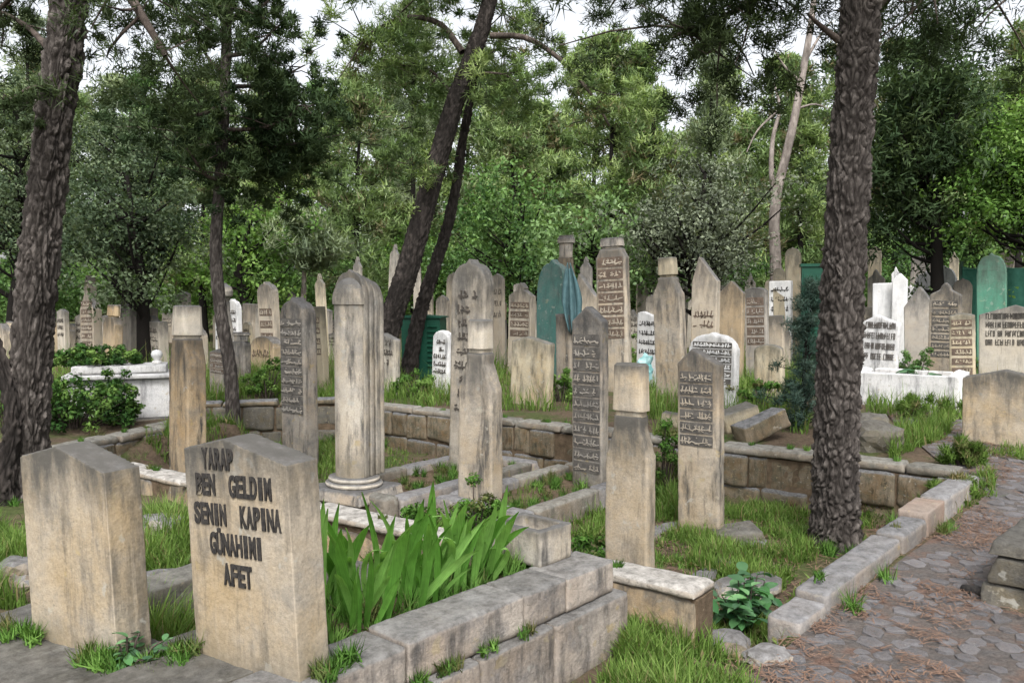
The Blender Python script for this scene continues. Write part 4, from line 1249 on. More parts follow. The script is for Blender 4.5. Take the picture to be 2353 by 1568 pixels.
net = put('net', np_mesh('net', vs, F, M['greennet'], smooth=True), None, fen)
net.modifiers.new('s', 'SOLIDIFY').thickness = .006
for i in range(4):
    put('post', bm_mesh('post', box_bm(.05, .05, ftop + .1, None, (0, 0, (ftop + .1) / 2)), M['seagreenpaint']), None, fen, (i * FLn / 3, .05, 0))
for z in (.55, .98):
    put('wire', bm_mesh('wire', box_bm(FLn, .012, .012, None, (FLn / 2, 0, 0)), M['seagreenpaint']), None, fen, (0, -.03, ftop * z))

# second dark green cabinet behind the right pine
g2 = at_depth(1866, 860, 17)
cab2 = empty('metal_cabinet', (g2.x, g2.y, gz(g2.x, g2.y)), R(-15))
tag(cab2, 'dark green metal panel box half hidden behind the right pine', 'cabinet')
ct2 = at_depth(1866, 605, 17).z - gz(g2.x, g2.y)
put('body', bm_mesh('body', box_bm(.5, .3, ct2 - .08, None, (0, 0, (ct2 - .08) / 2)), M['greenmetal']), None, cab2)
put('lid', bm_mesh('lid', box_bm(.56, .36, .06, None, (0, 0, ct2 - .04)), M['greenmetal']), None, cab2)
put('door', bm_mesh('door', box_bm(.44, .02, ct2 - .4, None, (0, 0, 0)), M['greenmetal']), None, cab2, (0, -.162, ct2 / 2))

# ================================================================== loose stones
def rock_mesh(r, seed, flat=.7, mat='rubble', elong=1.2):
    bm = bmesh.new()
    bmesh.ops.create_icosphere(bm, subdivisions=3, radius=1)
    off = Vector((seed * 3.1, seed * 1.7, 0))
    for v in bm.verts:
        c = v.co.copy()
        q = max(abs(c.x), abs(c.y), abs(c.z))
        c = c.lerp(c / q, .45)
        c *= 1 + .28 * mnoise.noise(c * 1.2 + off) + .08 * mnoise.noise(c * 4 + off)
        v.co = Vector((c.x * r * elong, c.y * r, c.z * r * flat))
    return bm_mesh('rock', bm, M[mat], False)
def rock(label, px, py, r, seed, flat=.7, mat='rubble', rz=0, d=None, cat='rock', dz=0):
    p = on_ground(px, py) if d is None else at_depth(px, py, d)
    z = gz(p.x, p.y)
    o = put('rock', rock_mesh(r, seed, flat, mat), None, None, (p.x, p.y, z + r * flat * .55 + dz), (0, 0, rz))
    return tag(o, label, cat, 'loose rocks on the ground')
rock('angular stone lying at the end of the low white wall', 1655, 1500, .12, 1, .6)
rock('flat pale-edged stone in the needles below the leafy shrub', 1762, 1515, .085, 2, .38, 'rubble', .4)
rock('whitish block lying behind the leafy shrub', 1690, 1368, .11, 3, .6, 'pale', .3)
rock('pale block beside the whitish one behind the leafy shrub', 1755, 1362, .10, 4, .7, 'pale', 1.0)
rock('rounded grey stone between the two front gravestones', 372, 1235, .13, 5, .75)
rock('dark stone in the grass left of the plain front stone', 42, 1340, .12, 6, .8)
rock('flat grey stone in the grass between the two front graves', 380, 1370, .17, 7, .45)
rock('dark rounded rock at the back wall right of the right pine', 2010, 1030, .20, 8, .85, 'darkslab')
rock('small dark rock stacked left of the whitewashed grave', 1992, 1000, .16, 9, .9, 'darkslab', .5)
rock('small pale stone on the edge of the path by the plain right stone', 2195, 1010, .06, 10, .6, 'pale')
def loose_block(label, px, py, sx, sy, sz, tilt, rz, seed, mat='wall', d=None, dz=0):
    p = on_ground(px, py) if d is None else at_depth(px, py, d)
    me = wbox(sx, sy, sz, M[mat], .016, .010, 'rubble_block', seed)
    o = put('rubble_block', me, None, None, (p.x, p.y, gz(p.x, p.y) + dz), (tilt[0], tilt[1], rz))
    return tag(o, label, 'stone block', 'fallen blocks behind the back wall')
loose_block('squared block leaning on the back wall left of the right pine', 1700, 990, .40, .24, .22, (0, R(-16)), R(10), 301, 'yellowish', 8.6, .04)
loose_block('long pale-edged block tipped up beside the right pine', 1752, 1005, .55, .22, .20, (0, R(-20)), R(20), 302, 'wall', 8.1, .05)
loose_block('small yellow block in the weeds beside the worn lettered stone', 1542, 990, .22, .18, .16, (0, R(8)), R(-20), 303, 'yellowish', 8.9, 0)
loose_block('flat slab lying at the foot of the worn lettered stone', 1690, 1240, .36, .26, .10, (R(3), R(-6)), R(5), 304, 'darkslab', None, .0)

# ================================================================== vegetation helpers
def hash3(i, s):
    h = (i[:, 0] * 374761393 + i[:, 1] * 668265263 + i[:, 2] * 2147483647 + s * 1274126177).astype(np.int64) & 0x7fffffff
    h = ((h ^ (h >> 13)) * 1274126177) & 0x7fffffff
    h = h ^ (h >> 16)
    return (h & 0xffff) / 65535.0

def worley(p, seed=0):
    base = np.floor(p).astype(np.int64)
    f1 = np.full(len(p), 9.0); f2 = np.full(len(p), 9.0)
    for dx in (-1, 0, 1):
        for dy in (-1, 0, 1):
            for dz in (-1, 0, 1):
                c = base + np.array([dx, dy, dz])
                q = np.stack([c[:, k] + hash3(c, seed + k * 17) for k in range(3)], 1)
                d = np.sqrt(((p - q) ** 2).sum(1))
                n1 = np.minimum(f1, d)
                f2 = np.minimum(np.maximum(f1, d), f2)
                f1 = n1
    return f1, f2

def spline(pts, n):
    P = np.array([list(p) for p in pts], float)
    P = np.vstack([2 * P[0] - P[1], P, 2 * P[-1] - P[-2]])
    m = len(P) - 3
    out = []
    for t in np.linspace(0, m - 1e-9, n):
        i = int(t); f = t - i
        p0, p1, p2, p3 = P[i:i + 4]
        out.append(.5 * ((2 * p1) + (-p0 + p2) * f + (2 * p0 - 5 * p1 + 4 * p2 - p3) * f * f + (-p0 + 3 * p1 - 3 * p2 + p3) * f ** 3))
    return np.array(out)

def tube_np(C, rad, ns):
    """rings around centre line C with radii rad (per ring) -> verts, quads"""
    T = np.gradient(C, axis=0); T /= np.linalg.norm(T, axis=1)[:, None] + 1e-9
    ref = np.array([1.0, 0, 0]) if abs(T[0][0]) < .8 else np.array([0, 0, 1.0])
    X = ref - (T @ ref)[:, None] * T; X /= np.linalg.norm(X, axis=1)[:, None] + 1e-9
    Y = np.cross(T, X)
    a = np.linspace(0, 2 * np.pi, ns, endpoint=False)
    d = X[:, None, :] * np.cos(a)[None, :, None] + Y[:, None, :] * np.sin(a)[None, :, None]
    V = C[:, None, :] + d * (rad[:, None, None] if np.ndim(rad) == 1 else rad[:, :, None])
    n = len(C)
    i = np.arange(n - 1)[:, None] * ns; j = np.arange(ns)[None, :]; k = (j + 1) % ns
    F = np.stack([(i + j), (i + k), (i + ns + k), (i + ns + j)], -1).reshape(-1, 4)
    return V.reshape(-1, 3), F, d.reshape(-1, 3)

def bark_trunk(name, pts, r0, r1, mat, flare=0.5, ns=110, step=0.018, depth=0.022, cell=(18, 18, 6.5), seed=0, parent=None, origin=(0, 0, 0)):
    L = sum((Vector(b) - Vector(a)).length for a, b in zip(pts, pts[1:]))
    n = max(12, int(L / step))
    C = spline(pts, n)
    f = np.linspace(0, 1, n)
    rad = r0 + (r1 - r0) * f
    rad = rad * (1 + flare * np.exp(-(f * L) / 0.26))
    a = np.linspace(0, 2 * np.pi, ns, endpoint=False)
    lob = 1 + .05 * np.sin(3 * a[None, :] + seed + f[:, None] * 3) + .03 * np.sin(5 * a[None, :] + 2 * seed - f[:, None] * 5)
    lob = lob + flare * .35 * np.exp(-(f * L) / .2)[:, None] * np.maximum(0, np.sin(4 * a[None, :] + seed)) 
    V, F, D = tube_np(C, rad[:, None] * lob, ns)
    q = V * np.array(cell)
    wr = np.random.default_rng(seed + 90)
    warp = np.zeros_like(q)
    for o_ in range(9):
        k_ = wr.normal(size=3) * np.array([9, 9, 5]) * (1 + o_ * .45)
        warp += np.sin(V @ k_ + wr.uniform(0, 6.3))[:, None] * wr.normal(size=3) * (.55 / (1 + o_ * .35))
    q = q + warp
    f1, f2 = worley(q, seed)
    g1, g2 = worley(q * np.array([2.3, 2.3, 1.9]), seed + 5)
    plate = np.clip((f2 - f1) * 2.2, 0, 1) ** .7
    sub_ = np.clip((g2 - g1) * 2.5, 0, 1) ** .6
    plate = plate * (.45 + .55 * sub_)
    hgt = plate * (0.75 + .4 * hash3(np.floor(q).astype(np.int64), 3))
    V = V + D * ((hgt - .6) * depth)[:, None]
    tint = np.clip(plate * 1.05, 0, 1)
    V = V - np.array(origin)
    return put(name, np_mesh(name, V, F, mat, tint, smooth=True), None, parent)

class Foliage:
    """collects needles or leaves as single small faces"""
    def __init__(self): self.v = []; self.t = []; self.n = []
    def blades(self, c, r, n, ln, wd, tint, rng, up=.35, sq=.8, jit=.35):
        """n tapering blades round the centre of a clump of radius r"""
        d = rng.normal(size=(n, 3)); d /= np.linalg.norm(d, axis=1)[:, None]
        pos = np.asarray(c) + d * (r * rng.random(n) ** .45)[:, None] * np.array([1, 1, sq])
        dr = d + rng.normal(size=(n, 3)) * .6 + np.array([0, 0, up]); dr /= np.linalg.norm(dr, axis=1)[:, None]
        nt_ = d + np.array([0, 0, .5]) + rng.normal(size=(n, 3)) * .55
        sd = np.cross(dr, nt_); sd /= np.linalg.norm(sd, axis=1)[:, None] + 1e-9
        l = (ln * rng.uniform(.6, 1.25, n))[:, None]; w = (wd * rng.uniform(.7, 1.2, n))[:, None]
        tri = np.stack([pos - sd * w / 2 - dr * l / 2, pos + sd * w / 2 - dr * l / 2, pos + dr * l / 2], 1)
        # faces turned outwards, shaded with the roundness of their clump
        sn = d + np.array([0, 0, .25]) + rng.normal(size=(n, 3)) * .28; sn /= np.linalg.norm(sn, axis=1)[:, None]
        gn = np.cross(tri[:, 1] - tri[:, 0], tri[:, 2] - tri[:, 0]); fl = (gn * sn).sum(1) < 0
        tri[fl] = tri[fl][:, [1, 0, 2]]
        self.n.append(np.repeat(sn, 3, axis=0))
        self.v.append(tri.reshape(-1, 3)); self.t.append(np.repeat(np.clip(tint + rng.normal(0, .08, n), 0, 1), 3))
    def leaves(self, c, r, n, ln, wd, tint, rng, sq=.8, flat=.5):
        d = rng.normal(size=(n, 3)); d /= np.linalg.norm(d, axis=1)[:, None]
        pos = np.asarray(c) + d * (r * rng.random(n) ** .5)[:, None] * np.array([1, 1, sq])
        nn = rng.normal(size=(n, 3)) * .6 + np.array([0, 0, flat]) + d * .9; nn /= np.linalg.norm(nn, axis=1)[:, None]
        a = np.cross(nn, rng.normal(size=(n, 3))); a /= np.linalg.norm(a, axis=1)[:, None] + 1e-9
        b = np.cross(nn, a)
        l = (ln * rng.uniform(.6, 1.25, n))[:, None]; w = (wd * rng.uniform(.7, 1.2, n))[:, None]
        fold = nn * w * .25
        p0 = pos - a * l / 2; p1 = pos + b * w / 2 + fold; p2 = pos + a * l / 2; p3 = pos - b * w / 2 + fold
        tri = np.stack([p0, p1, p2, p0, p2, p3], 1)
        sn = d + np.array([0, 0, .25]) + rng.normal(size=(n, 3)) * .35; sn /= np.linalg.norm(sn, axis=1)[:, None]
        gn = np.cross(p1 - p0, p2 - p0); fl = (gn * sn).sum(1) < 0
        tri[fl] = tri[fl][:, [1, 0, 2, 4, 3, 5]]
        self.n.append(np.repeat(sn, 6, axis=0))
        self.v.append(tri.reshape(-1, 3)); self.t.append(np.repeat(np.clip(tint + rng.normal(0, .08, n), 0, 1), 6))
    def build(self, name, mat, parent=None, origin=(0, 0, 0)):
        V = np.concatenate(self.v) - np.array(origin); t = np.concatenate(self.t)
        me = np_mesh(name, V, np.arange(len(V)).reshape(-1, 3), mat, t, smooth=True)
        set_normals(me, np.concatenate(self.n))
        return put(name, me, None, parent)

class Wood:
    def __init__(self): self.v = []; self.f = []; self.n = 0
    def limb(self, pts, r0, r1, ns=6, n=8):
        C = spline(pts, n)
        V, F, _ = tube_np(C, np.linspace(r0, r1, n), ns)
        self.v.append(V); self.f.append(F + self.n); self.n += len(V)
    def build(self, name, mat, parent=None, origin=(0, 0, 0)):
        return put(name, np_mesh(name, np.concatenate(self.v) - np.array(origin), np.concatenate(self.f), mat, smooth=True), None, parent)

# ------------------------------------------------------------------ background and middle trees
STY = dict(
    pine=dict(ln=.25, wd=.048, up=.5, kind='b', pr=.40, m=7, nb=38, sq=.8),
    farpine=dict(ln=.32, wd=.095, up=.5, kind='b', pr=.40, m=7, nb=19, sq=.8),
    conifer=dict(ln=.16, wd=.045, up=-.1, kind='b', pr=.42, m=5, nb=64, sq=.8),
    leaf=dict(ln=.135, wd=.085, kind='l', pr=.44, m=6, nb=34, sq=.8),
    small=dict(ln=.10, wd=.052, kind='l', pr=.38, m=5, nb=46, sq=.85),
)
def tree(name, label, cx, d, yt, yb, wpx, sty, mat, seed, n=40, trunk_px=None, tr=.14, bark='darkbark', cat='tree', group='trees behind the graves', lean=0.0, dens=1.0, dead=0, shape=1.0, scale=1.0, depthf=1.0):
    rng = np.random.default_rng(seed)
    S = STY[sty]
    c0 = at_depth(cx, yt, d); c1 = at_depth(cx, yb, d)
    zt, zb = c0.z, c1.z
    wx = wpx / FPX * d / 2; hz = (zt - zb) / 2
    cen = np.array([c0.x, d, (zt + zb) / 2])
    bx = at_depth(trunk_px if trunk_px else cx - lean + rng.normal(0, 12), 800, d).x
    bz = gz(bx, d)
    root = empty(name, (bx, d, bz))
    tag(root, label, cat, group)
    org = (bx, d, bz)
    top = np.array([c0.x, d, zt - .12 * hz])
    mid = np.array([(bx + c0.x * 1.0) / 2 + rng.normal(0, .22), d + rng.normal(0, .2), (bz + zt) / 2])
    tp = [(bx, d, bz - .15), tuple((np.array([bx, d, bz]) * .6 + mid * .4) + rng.normal(0, .05, 3)), tuple(mid), tuple(top)]
    wd = Wood()
    wd.limb(tp, tr * 1.15, tr * .2, 10, 26)
    TC = spline(tp, 80)
    fo = Foliage()
    lob = rng.uniform(.55, 1.3, 24)           # uneven outline
    def puff(pc, r, tint):
        nb = int(S['nb'] * dens * (r / S['pr']) ** 2)
        if nb < 4: return
        if S['kind'] == 'b': fo.blades(pc, r, nb, S['ln'], S['wd'], tint, rng, S['up'], S['sq'])
        else: fo.leaves(pc, r, nb, S['ln'], S['wd'], tint, rng, S['sq'])
    if S['kind'] == 'b' and 'pine' in sty:
        for k in range(n):
            f = rng.random() ** .9                                   # height in the crown
            z = zb + (zt - zb) * f
            az = rng.uniform(0, 2 * math.pi)
            prof = (1 - f) ** .55 * (.55 + .45 * min(1, f * 5)) * (1.0 if shape == 1 else .8)
            Lk = wx * 1.15 * max(.14, prof) * rng.uniform(.5, 1.15) * lob[int(az / 6.2832 * 8) % 8 + 8 * int(f * 2.99)]
            j = int(np.argmin(np.abs(TC[:, 2] - (z - .18 * Lk))))
            st = TC[j]
            dr = np.array([math.cos(az), math.sin(az) * depthf, 0])
            end = st + dr * Lk + np.array([0, 0, rng.uniform(-.05, .38) * Lk])
            md = st + dr * Lk * .5 + np.array([0, 0, rng.uniform(-.12, .08) * Lk])
            wd.limb([st, md, end], tr * .22 * (1.1 - f * .6), .01, 3 if d > 24 else 4, 5)
            C = spline([st, md, end], 16)
            tint = rng.random()
            for q in range(S['m'] + 2):
                u = rng.uniform(.35, 1.05)
                pc = C[min(15, int(u * 15))] + rng.normal(size=3) * np.array([.34, .34, .20]) * S['pr'] * 1.5 + np.array([0, 0, .08])
                puff(pc, S['pr'] * rng.uniform(.45, 1.05) * scale * (1.05 - .35 * f), np.clip(tint + rng.normal(0, .10), 0, 1))
    else:
        for k in range(n):
            u = rng.normal(size=3); u /= np.linalg.norm(u)
            az = math.atan2(u[1], u[0]) % 6.2832
            rr_ = rng.random() ** .40 * lob[int(az / 6.2832 * 8) % 8 + 8 * min(2, int((u[2] + 1) * 1.5))]
            tip = cen + u * rr_ * np.array([wx, wx * depthf, hz])
            hz_att = tip[2] - rng.uniform(.25, .8) * np.hypot(*(tip[:2] - cen[:2])) - .2
            j = int(np.argmin(np.abs(TC[:, 2] - max(hz_att, bz + (zb - bz) * .6))))
            st = TC[j]
            md = (st + tip) / 2 + np.array([0, 0, -.12 * np.linalg.norm(tip - st)]) + rng.normal(0, .08, 3)
            wd.limb([st, md, tip], tr * .30, .012, 4, 5)
            tint = rng.random()
            for q in range(S['m']):
                pc = tip + rng.normal(size=3) * np.array([.62, .62, .42]) * S['pr'] * 1.9
                puff(pc, S['pr'] * rng.uniform(.4, 1.15) * scale, tint)
    wd.build('trunk', M[bark], root, org)
    fo.build('crown', M[mat], root, org)
    return root

TREES = [
 # name, label, cx, d, ytop, ybot, wpx, style, material, n, kwargs
 ('bushy_tree', 'dark bushy evergreen with crooked trunk behind the white box tomb', 290, 16, 380, 690, 320, 'small', 'olive_dark', 46, dict(trunk_px=335, tr=.16, dens=1.5)),
 ('olive_tree', 'grey-green tree right of the left pine trunk, above the dark bushy evergreen', 300, 21, 230, 500, 330, 'small', 'olive_dark', 55, dict(dens=1.3, tr=.15)),
 ('pine_tree', 'light yellow-green pine showing behind the thin dark conifer', 470, 27, 170, 660, 340, 'pine', 'pine_light', 90, dict()),
 ('broadleaf_tree', 'fresh green bushy tree left of the umbrella-shaped pine', 590, 22, 440, 720, 230, 'leaf', 'leaf_bright', 34, dict()),
 ('umbrella_pine', 'small umbrella-shaped pine with pale trunk left of the leaning pine', 700, 22, 490, 590, 250, 'pine', 'pine_grey', 30, dict(bark='palebark', tr=.13, dens=1.2)),
 ('pine_tree', 'olive yellow pine left of the leaning pine', 830, 26, 190, 660, 330, 'pine', 'pine_light', 90, dict()),
 ('pine_tree', 'tall grey-green pine behind the upper leaning trunk', 950, 30, -90, 480, 310, 'pine', 'pine_grey', 90, dict()),
 ('pine_tree', 'yellow-green pine right of the leaning pine', 1160, 29, 160, 660, 230, 'pine', 'pine_light', 80, dict()),
 ('pine_tree', 'broad feathery pine in the centre background', 1415, 27, 60, 640, 290, 'pine', 'pine_mid', 110, dict()),
 ('broadleaf_tree', 'deep green tree above the tall arched stone', 1190, 24, 400, 740, 260, 'leaf', 'leaf_green', 52, dict(dens=1.2)),
 ('broadleaf_tree', 'pale mint green bush above the brown lettered stone', 1390, 20, 492, 660, 230, 'leaf', 'mint', 30, dict()),
 ('olive_tree', 'spreading silvery olive tree above the pinkish posts', 1620, 18.5, 380, 670, 360, 'small', 'olive', 70, dict(dens=1.3, tr=.18)),
 ('pine_tree', 'feathery grey pine under the sky gaps right of centre', 1640, 29, 40, 600, 200, 'pine', 'pine_grey', 80, dict()),
 ('pine_tree', 'dusky brownish pine left of the silvery olive', 1500, 25, 200, 660, 200, 'pine', 'pine_mid', 70, dict(tr=.2)),
 ('pine_tree', 'light green pine behind the pale forked trunk', 1850, 27, 130, 700, 250, 'pine', 'pine_mid', 90, dict()),
 ('evergreen_tree', 'tall dark evergreen right of the right pine trunk', 2120, 16.5, 70, 585, 250, 'conifer', 'conifer_dark', 95, dict(trunk_px=2165, tr=.16, dens=1.3)),
 ('broadleaf_tree', 'fresh green leafy tree at the right picture edge', 2345, 15.5, 235, 560, 240, 'small', 'leaf_bright', 75, dict(dens=1.2)),
 ('pine_tree', 'dull green pine at the upper right corner', 2350, 21, 60, 400, 240, 'pine', 'pine_mid', 60, dict()),
 ('olive_tree', 'grey leaved tree behind the left pine at the picture edge', 40, 19, 230, 660, 260, 'small', 'olive_dark', 55, dict(dens=1.3)),
 ('pine_tree', 'pale bluish pine at the upper left corner', 60, 26, 20, 560, 260, 'pine', 'pine_grey', 80, dict()),
]
for i, (nm, lb, cx, d, yt, yb, wp, sty, mt, n, kw) in enumerate(TREES):
    tree(nm, lb, cx, d, yt, yb, wp, sty, mt, 500 + i, n, **kw)
# far row that closes the view
FAR = [(90, 150, 'pine_mid'), (260, 210, 'pine_grey'), (420, 215, 'pine_light'), (640, 200, 'pine_mid'), (800, 200, 'pine_light'), (940, 190, 'pine_mid'), (1075, 150, 'pine_mid'), (1150, 240, 'pine_light'),
       (1245, 270, 'pine_mid'), (1380, 110, 'pine_mid'), (1480, 130, 'pine_mid'), (1570, 350, 'pine_light'), (1665, 170, 'pine_mid'), (1800, 160, 'pine_light'), (1930, 130, 'pine_mid'), (2060, 120, 'pine_mid'), (2200, 200, 'pine_mid'), (2330, 190, 'pine_light')]
far_names = ['far pine at the left edge of the tree line', 'far grey pine behind the bushy evergreen', 'far light pine behind the thin dark conifer', 'far pine right of the thin dark conifer', 'far light pine under the upper left sky gap', 'far pine behind the grey-green pine crown', 'far pine seen between the leaning trunks', 'far light pine below the central sky gap',
             'far low pine in the central sky gap', 'far grey pine behind the broad feathery pine', 'far pine behind the dusky brownish pine', 'far low pine below the small square sky gap', 'far pine behind the silvery olive', 'far light pine behind the pale forked trunk', 'far pine hidden by the right pine trunk', 'far pine behind the tall dark evergreen', 'far pine right of the tall dark evergreen', 'far light pine at the right edge of the tree line']
for i, (cx, yt, mt) in enumerate(FAR):
    tree('pine_tree', far_names[i], cx, 36 + (i * 7 % 11), yt - 50, 740, 270, 'farpine', mt, 700 + i, 110, group='far pines of the tree line', scale=1.6, dens=.8, tr=.2)

FAR2 = [(30, 170), (170, 190), (330, 150), (500, 160), (600, 130), (720, 170), (880, 130), (1010, 160), (1110, 130), (1200, 260), (1330, 90), (1450, 110), (1560, 345), (1640, 130), (1730, 250), (1830, 150), (1990, 140), (2120, 150), (2250, 200), (2350, 160)]
far2_ref = ['at the left edge', 'left of the bushy evergreen', 'above the bushy evergreen', 'left of the thin conifer top', 'right of the thin conifer top', 'under the upper left sky gap', 'behind the olive yellow pine', 'behind the leaning stems', 'right of the leaning stems', 'in the central sky gap', 'left of the broad feathery pine', 'right of the broad feathery pine',
            'under the small square sky gap', 'left of the pale forked trunk', 'under the right sky gap', 'behind the pale forked trunk', 'behind the right pine trunk', 'behind the tall dark evergreen', 'right of the tall dark evergreen', 'at the right edge']
for i, (cx, yt) in enumerate(FAR2):
    tree('pine_tree', 'hazy green pine of the farthest row, ' + far2_ref[i], cx, 50 + (i * 5 % 9), yt, 745, 240, 'farpine', ('pine_mid', 'pine_light', 'leaf_green')[i % 3], 900 + i, 75, group='farthest pines of the tree line', scale=2.4, dens=.5, tr=.22)
UNDER = [(60, 560, 'leaf_green', 'low green bush closing the view behind the left pine'), (230, 590, 'leaf_green', 'low green bush behind the slim finial stone'), (420, 540, 'leaf_bright', 'low bright bush behind the ochre capped post'), (640, 560, 'leaf_green', 'low bush behind the tall pink stone'),
         (800, 540, 'leaf_green', 'low bush behind the column dome'), (1010, 560, 'leaf_bright', 'low bright bush between the leaning stems and the tall arched stone'), (1110, 520, 'leaf_green', 'bush above the tall arched stone'), (1480, 560, 'leaf_green', 'low bush behind the large pinkish post'),
         (1760, 560, 'leaf_green', 'low bush behind the pale forked trunk'), (1960, 540, 'leaf_green', 'low bush behind the right pine trunk'), (2230, 520, 'leaf_green', 'low dark bush behind the green net fence')]
for i, (cx, yt, mt, lb) in enumerate(UNDER):
    tree('background_bush', lb, cx, 27 + (i * 5 % 7), yt, 745, 250, 'leaf', mt, 800 + i, 30, cat='bush', group='low bushes along the tree line', scale=1.35, dens=1.0, tr=.08)

# ------------------------------------------------------------------ the three big pines and the thin conifer in front
def big_pine(name, label, trunk_pts, r0, r1, mat, limbs, seed, fol='pine_dark', ns=150, step=.014, depth=.038, flare=.55, cell=(17, 17, 5.2), needle=(.085, .0105), dens=1.0, extra=None, cat='tree'):
    """limbs: list of (points, start radius, clump count, clump radius, spread)"""
    rng = np.random.default_rng(seed)
    b = trunk_pts[0]
    org = (b[0], b[1], gz(b[0], b[1]))
    root = empty(name, org)
    tag(root, label, cat, 'large trees among the graves')
    bark_trunk('trunk', trunk_pts, r0, r1, mat, flare, ns, step, depth, cell, seed, root, org)
    fo = Foliage()
    for pts, r, nc, cr, sp in limbs:
        wd = Wood()
        wd.limb(pts, r, r * .3, 8, 14)
        C = spline(pts, 40)
        for k in range(nc):
            f = rng.uniform(.35, 1.0)
            st = C[int(f * 39)]
            tip = st + rng.normal(size=3) * np.array([1, 1, .75]) * sp + np.array([0, 0, -.15 * sp])
            wd.limb([st, (st + tip) / 2 + rng.normal(0, .05, 3), tip], r * .28, .005, 4, 4)
            tint = rng.random()
            for q in range(6):
                pc = tip + rng.normal(size=3) * cr * .95
                fo.blades(pc, cr * rng.uniform(.45, .85), int(84 * dens), needle[0], needle[1], tint, rng, .2, .85)
        wd.build('branch', M['limb'], root, org)
    if fo.v: fo.build('crown', M[fol], root, org)
    return root

def D(px, py, d): return tuple(at_depth(px, py, d))
def G(px, py):
    p = on_ground(px, py); return (p.x, p.y, p.z - .12)

# left pine
lb = at_depth(58, 1180, 6.2)
lp = [(lb.x, 6.2, gz(lb.x, 6.2) - .15), D(66, 950, 6.2), D(88, 600, 6.2), D(124, 280, 6.2), D(158, 0, 6.25), D(185, -330, 6.3), D(200, -800, 6.4), D(210, -1250, 6.5)]
big_pine('pine_tree', 'big brown pine trunk at the left with dark needles at the top edge', lp, .15, .105, M['bark'], [
    ([D(165, -120, 6.2), D(260, -60, 5.9), D(340, 60, 5.7), D(380, 130, 5.6)], .05, 12, .20, .34),
    ([D(170, -160, 6.2), D(60, -40, 6.4), D(-40, 60, 6.6)], .035, 5, .14, .3),
    ([D(120, 120, 6.2), D(60, 60, 6.5), D(-10, 20, 6.8)], .03, 3, .12, .2),
    ([D(140, 220, 6.2), D(80, 200, 6.0), D(20, 230, 5.9)], .02, 2, .10, .15),
    ([D(180, -500, 6.3), D(420, -480, 7.4), D(700, -470, 8.2)], .06, 14, .26, .5),
    ([D(190, -700, 6.3), D(-150, -520, 6.8), D(-420, -420, 7.2)], .06, 12, .26, .5),
    ([D(200, -900, 6.4), D(330, -900, 4.8), D(500, -800, 3.6)], .05, 10, .26, .5),
    ([D(200, -1000, 6.4), D(60, -1100, 8.5), D(0, -1000, 10)], .05, 12, .28, .6),
    ], 11)
# forked root trunk at the far left edge
f0 = at_depth(8, 1200, 6.0)
big_pine('pine_tree', 'dark second trunk leaning in at the left picture edge', [(f0.x, 6.0, gz(f0.x, 6.0) - .12), D(14, 1080, 6.0), D(30, 960, 6.05), D(2, 840, 6.1), D(-70, 640, 6.2), D(-160, 380, 6.4)], .075, .05, M['darkbark'],
    [([D(-150, 400, 6.4), D(-190, 200, 6.5), D(-160, 40, 6.6)], .04, 6, .2, .35)], 12, ns=60, step=.03)
# right pine
rb = at_z(1922, 1262, -.2)
rp = [(rb.x, rb.y, -.34), (at_depth(1920, 1120, rb.y)), D(1926, 900, rb.y), D(1938, 600, rb.y), D(1955, 300, rb.y), D(1972, 60, rb.y), D(1985, -240, rb.y + .05), D(2000, -700, rb.y + .1), D(2010, -1200, rb.y + .1)]
rp = [tuple(p) for p in rp]
dR = rb.y
big_pine('pine_tree', 'big straight dark grey pine trunk on the right inside the walled plot', rp, .165, .115, M['bark'], [
    ([D(1960, -90, dR), D(1840, -70, dR + .4), D(1700, 20, dR + .7), D(1545, 85, dR + .9)], .045, 34, .19, .34),
    ([D(1960, -260, dR), D(1700, -180, dR + 1), D(1540, -90, dR + 1.4), D(1420, -10, dR + 1.8)], .045, 12, .17, .34),
    ([D(1925, 92, dR), D(1885, 60, dR - .1), D(1855, 32, dR - .2)], .026, 0, .1, .1),
    ([D(1985, 40, dR), D(2060, -20, dR + .2), D(2180, -30, dR + .5)], .05, 10, .18, .3),
    ([D(1990, -120, dR), D(2200, -60, dR + .6), D(2420, -20, dR + 1)], .04, 10, .2, .36),
    ([D(1985, -500, dR), D(1700, -420, dR - 1.2), D(1400, -400, dR - 2.2)], .06, 14, .26, .5),
    ([D(1990, -600, dR), D(2250, -560, dR - 1), D(2500, -500, dR - 1.6)], .06, 12, .26, .5),
    ([D(2000, -800, dR), D(1900, -900, dR + 2), D(1800, -800, dR + 3.5)], .05, 12, .28, .6),
    ], 13, cell=(22, 22, 4.4))
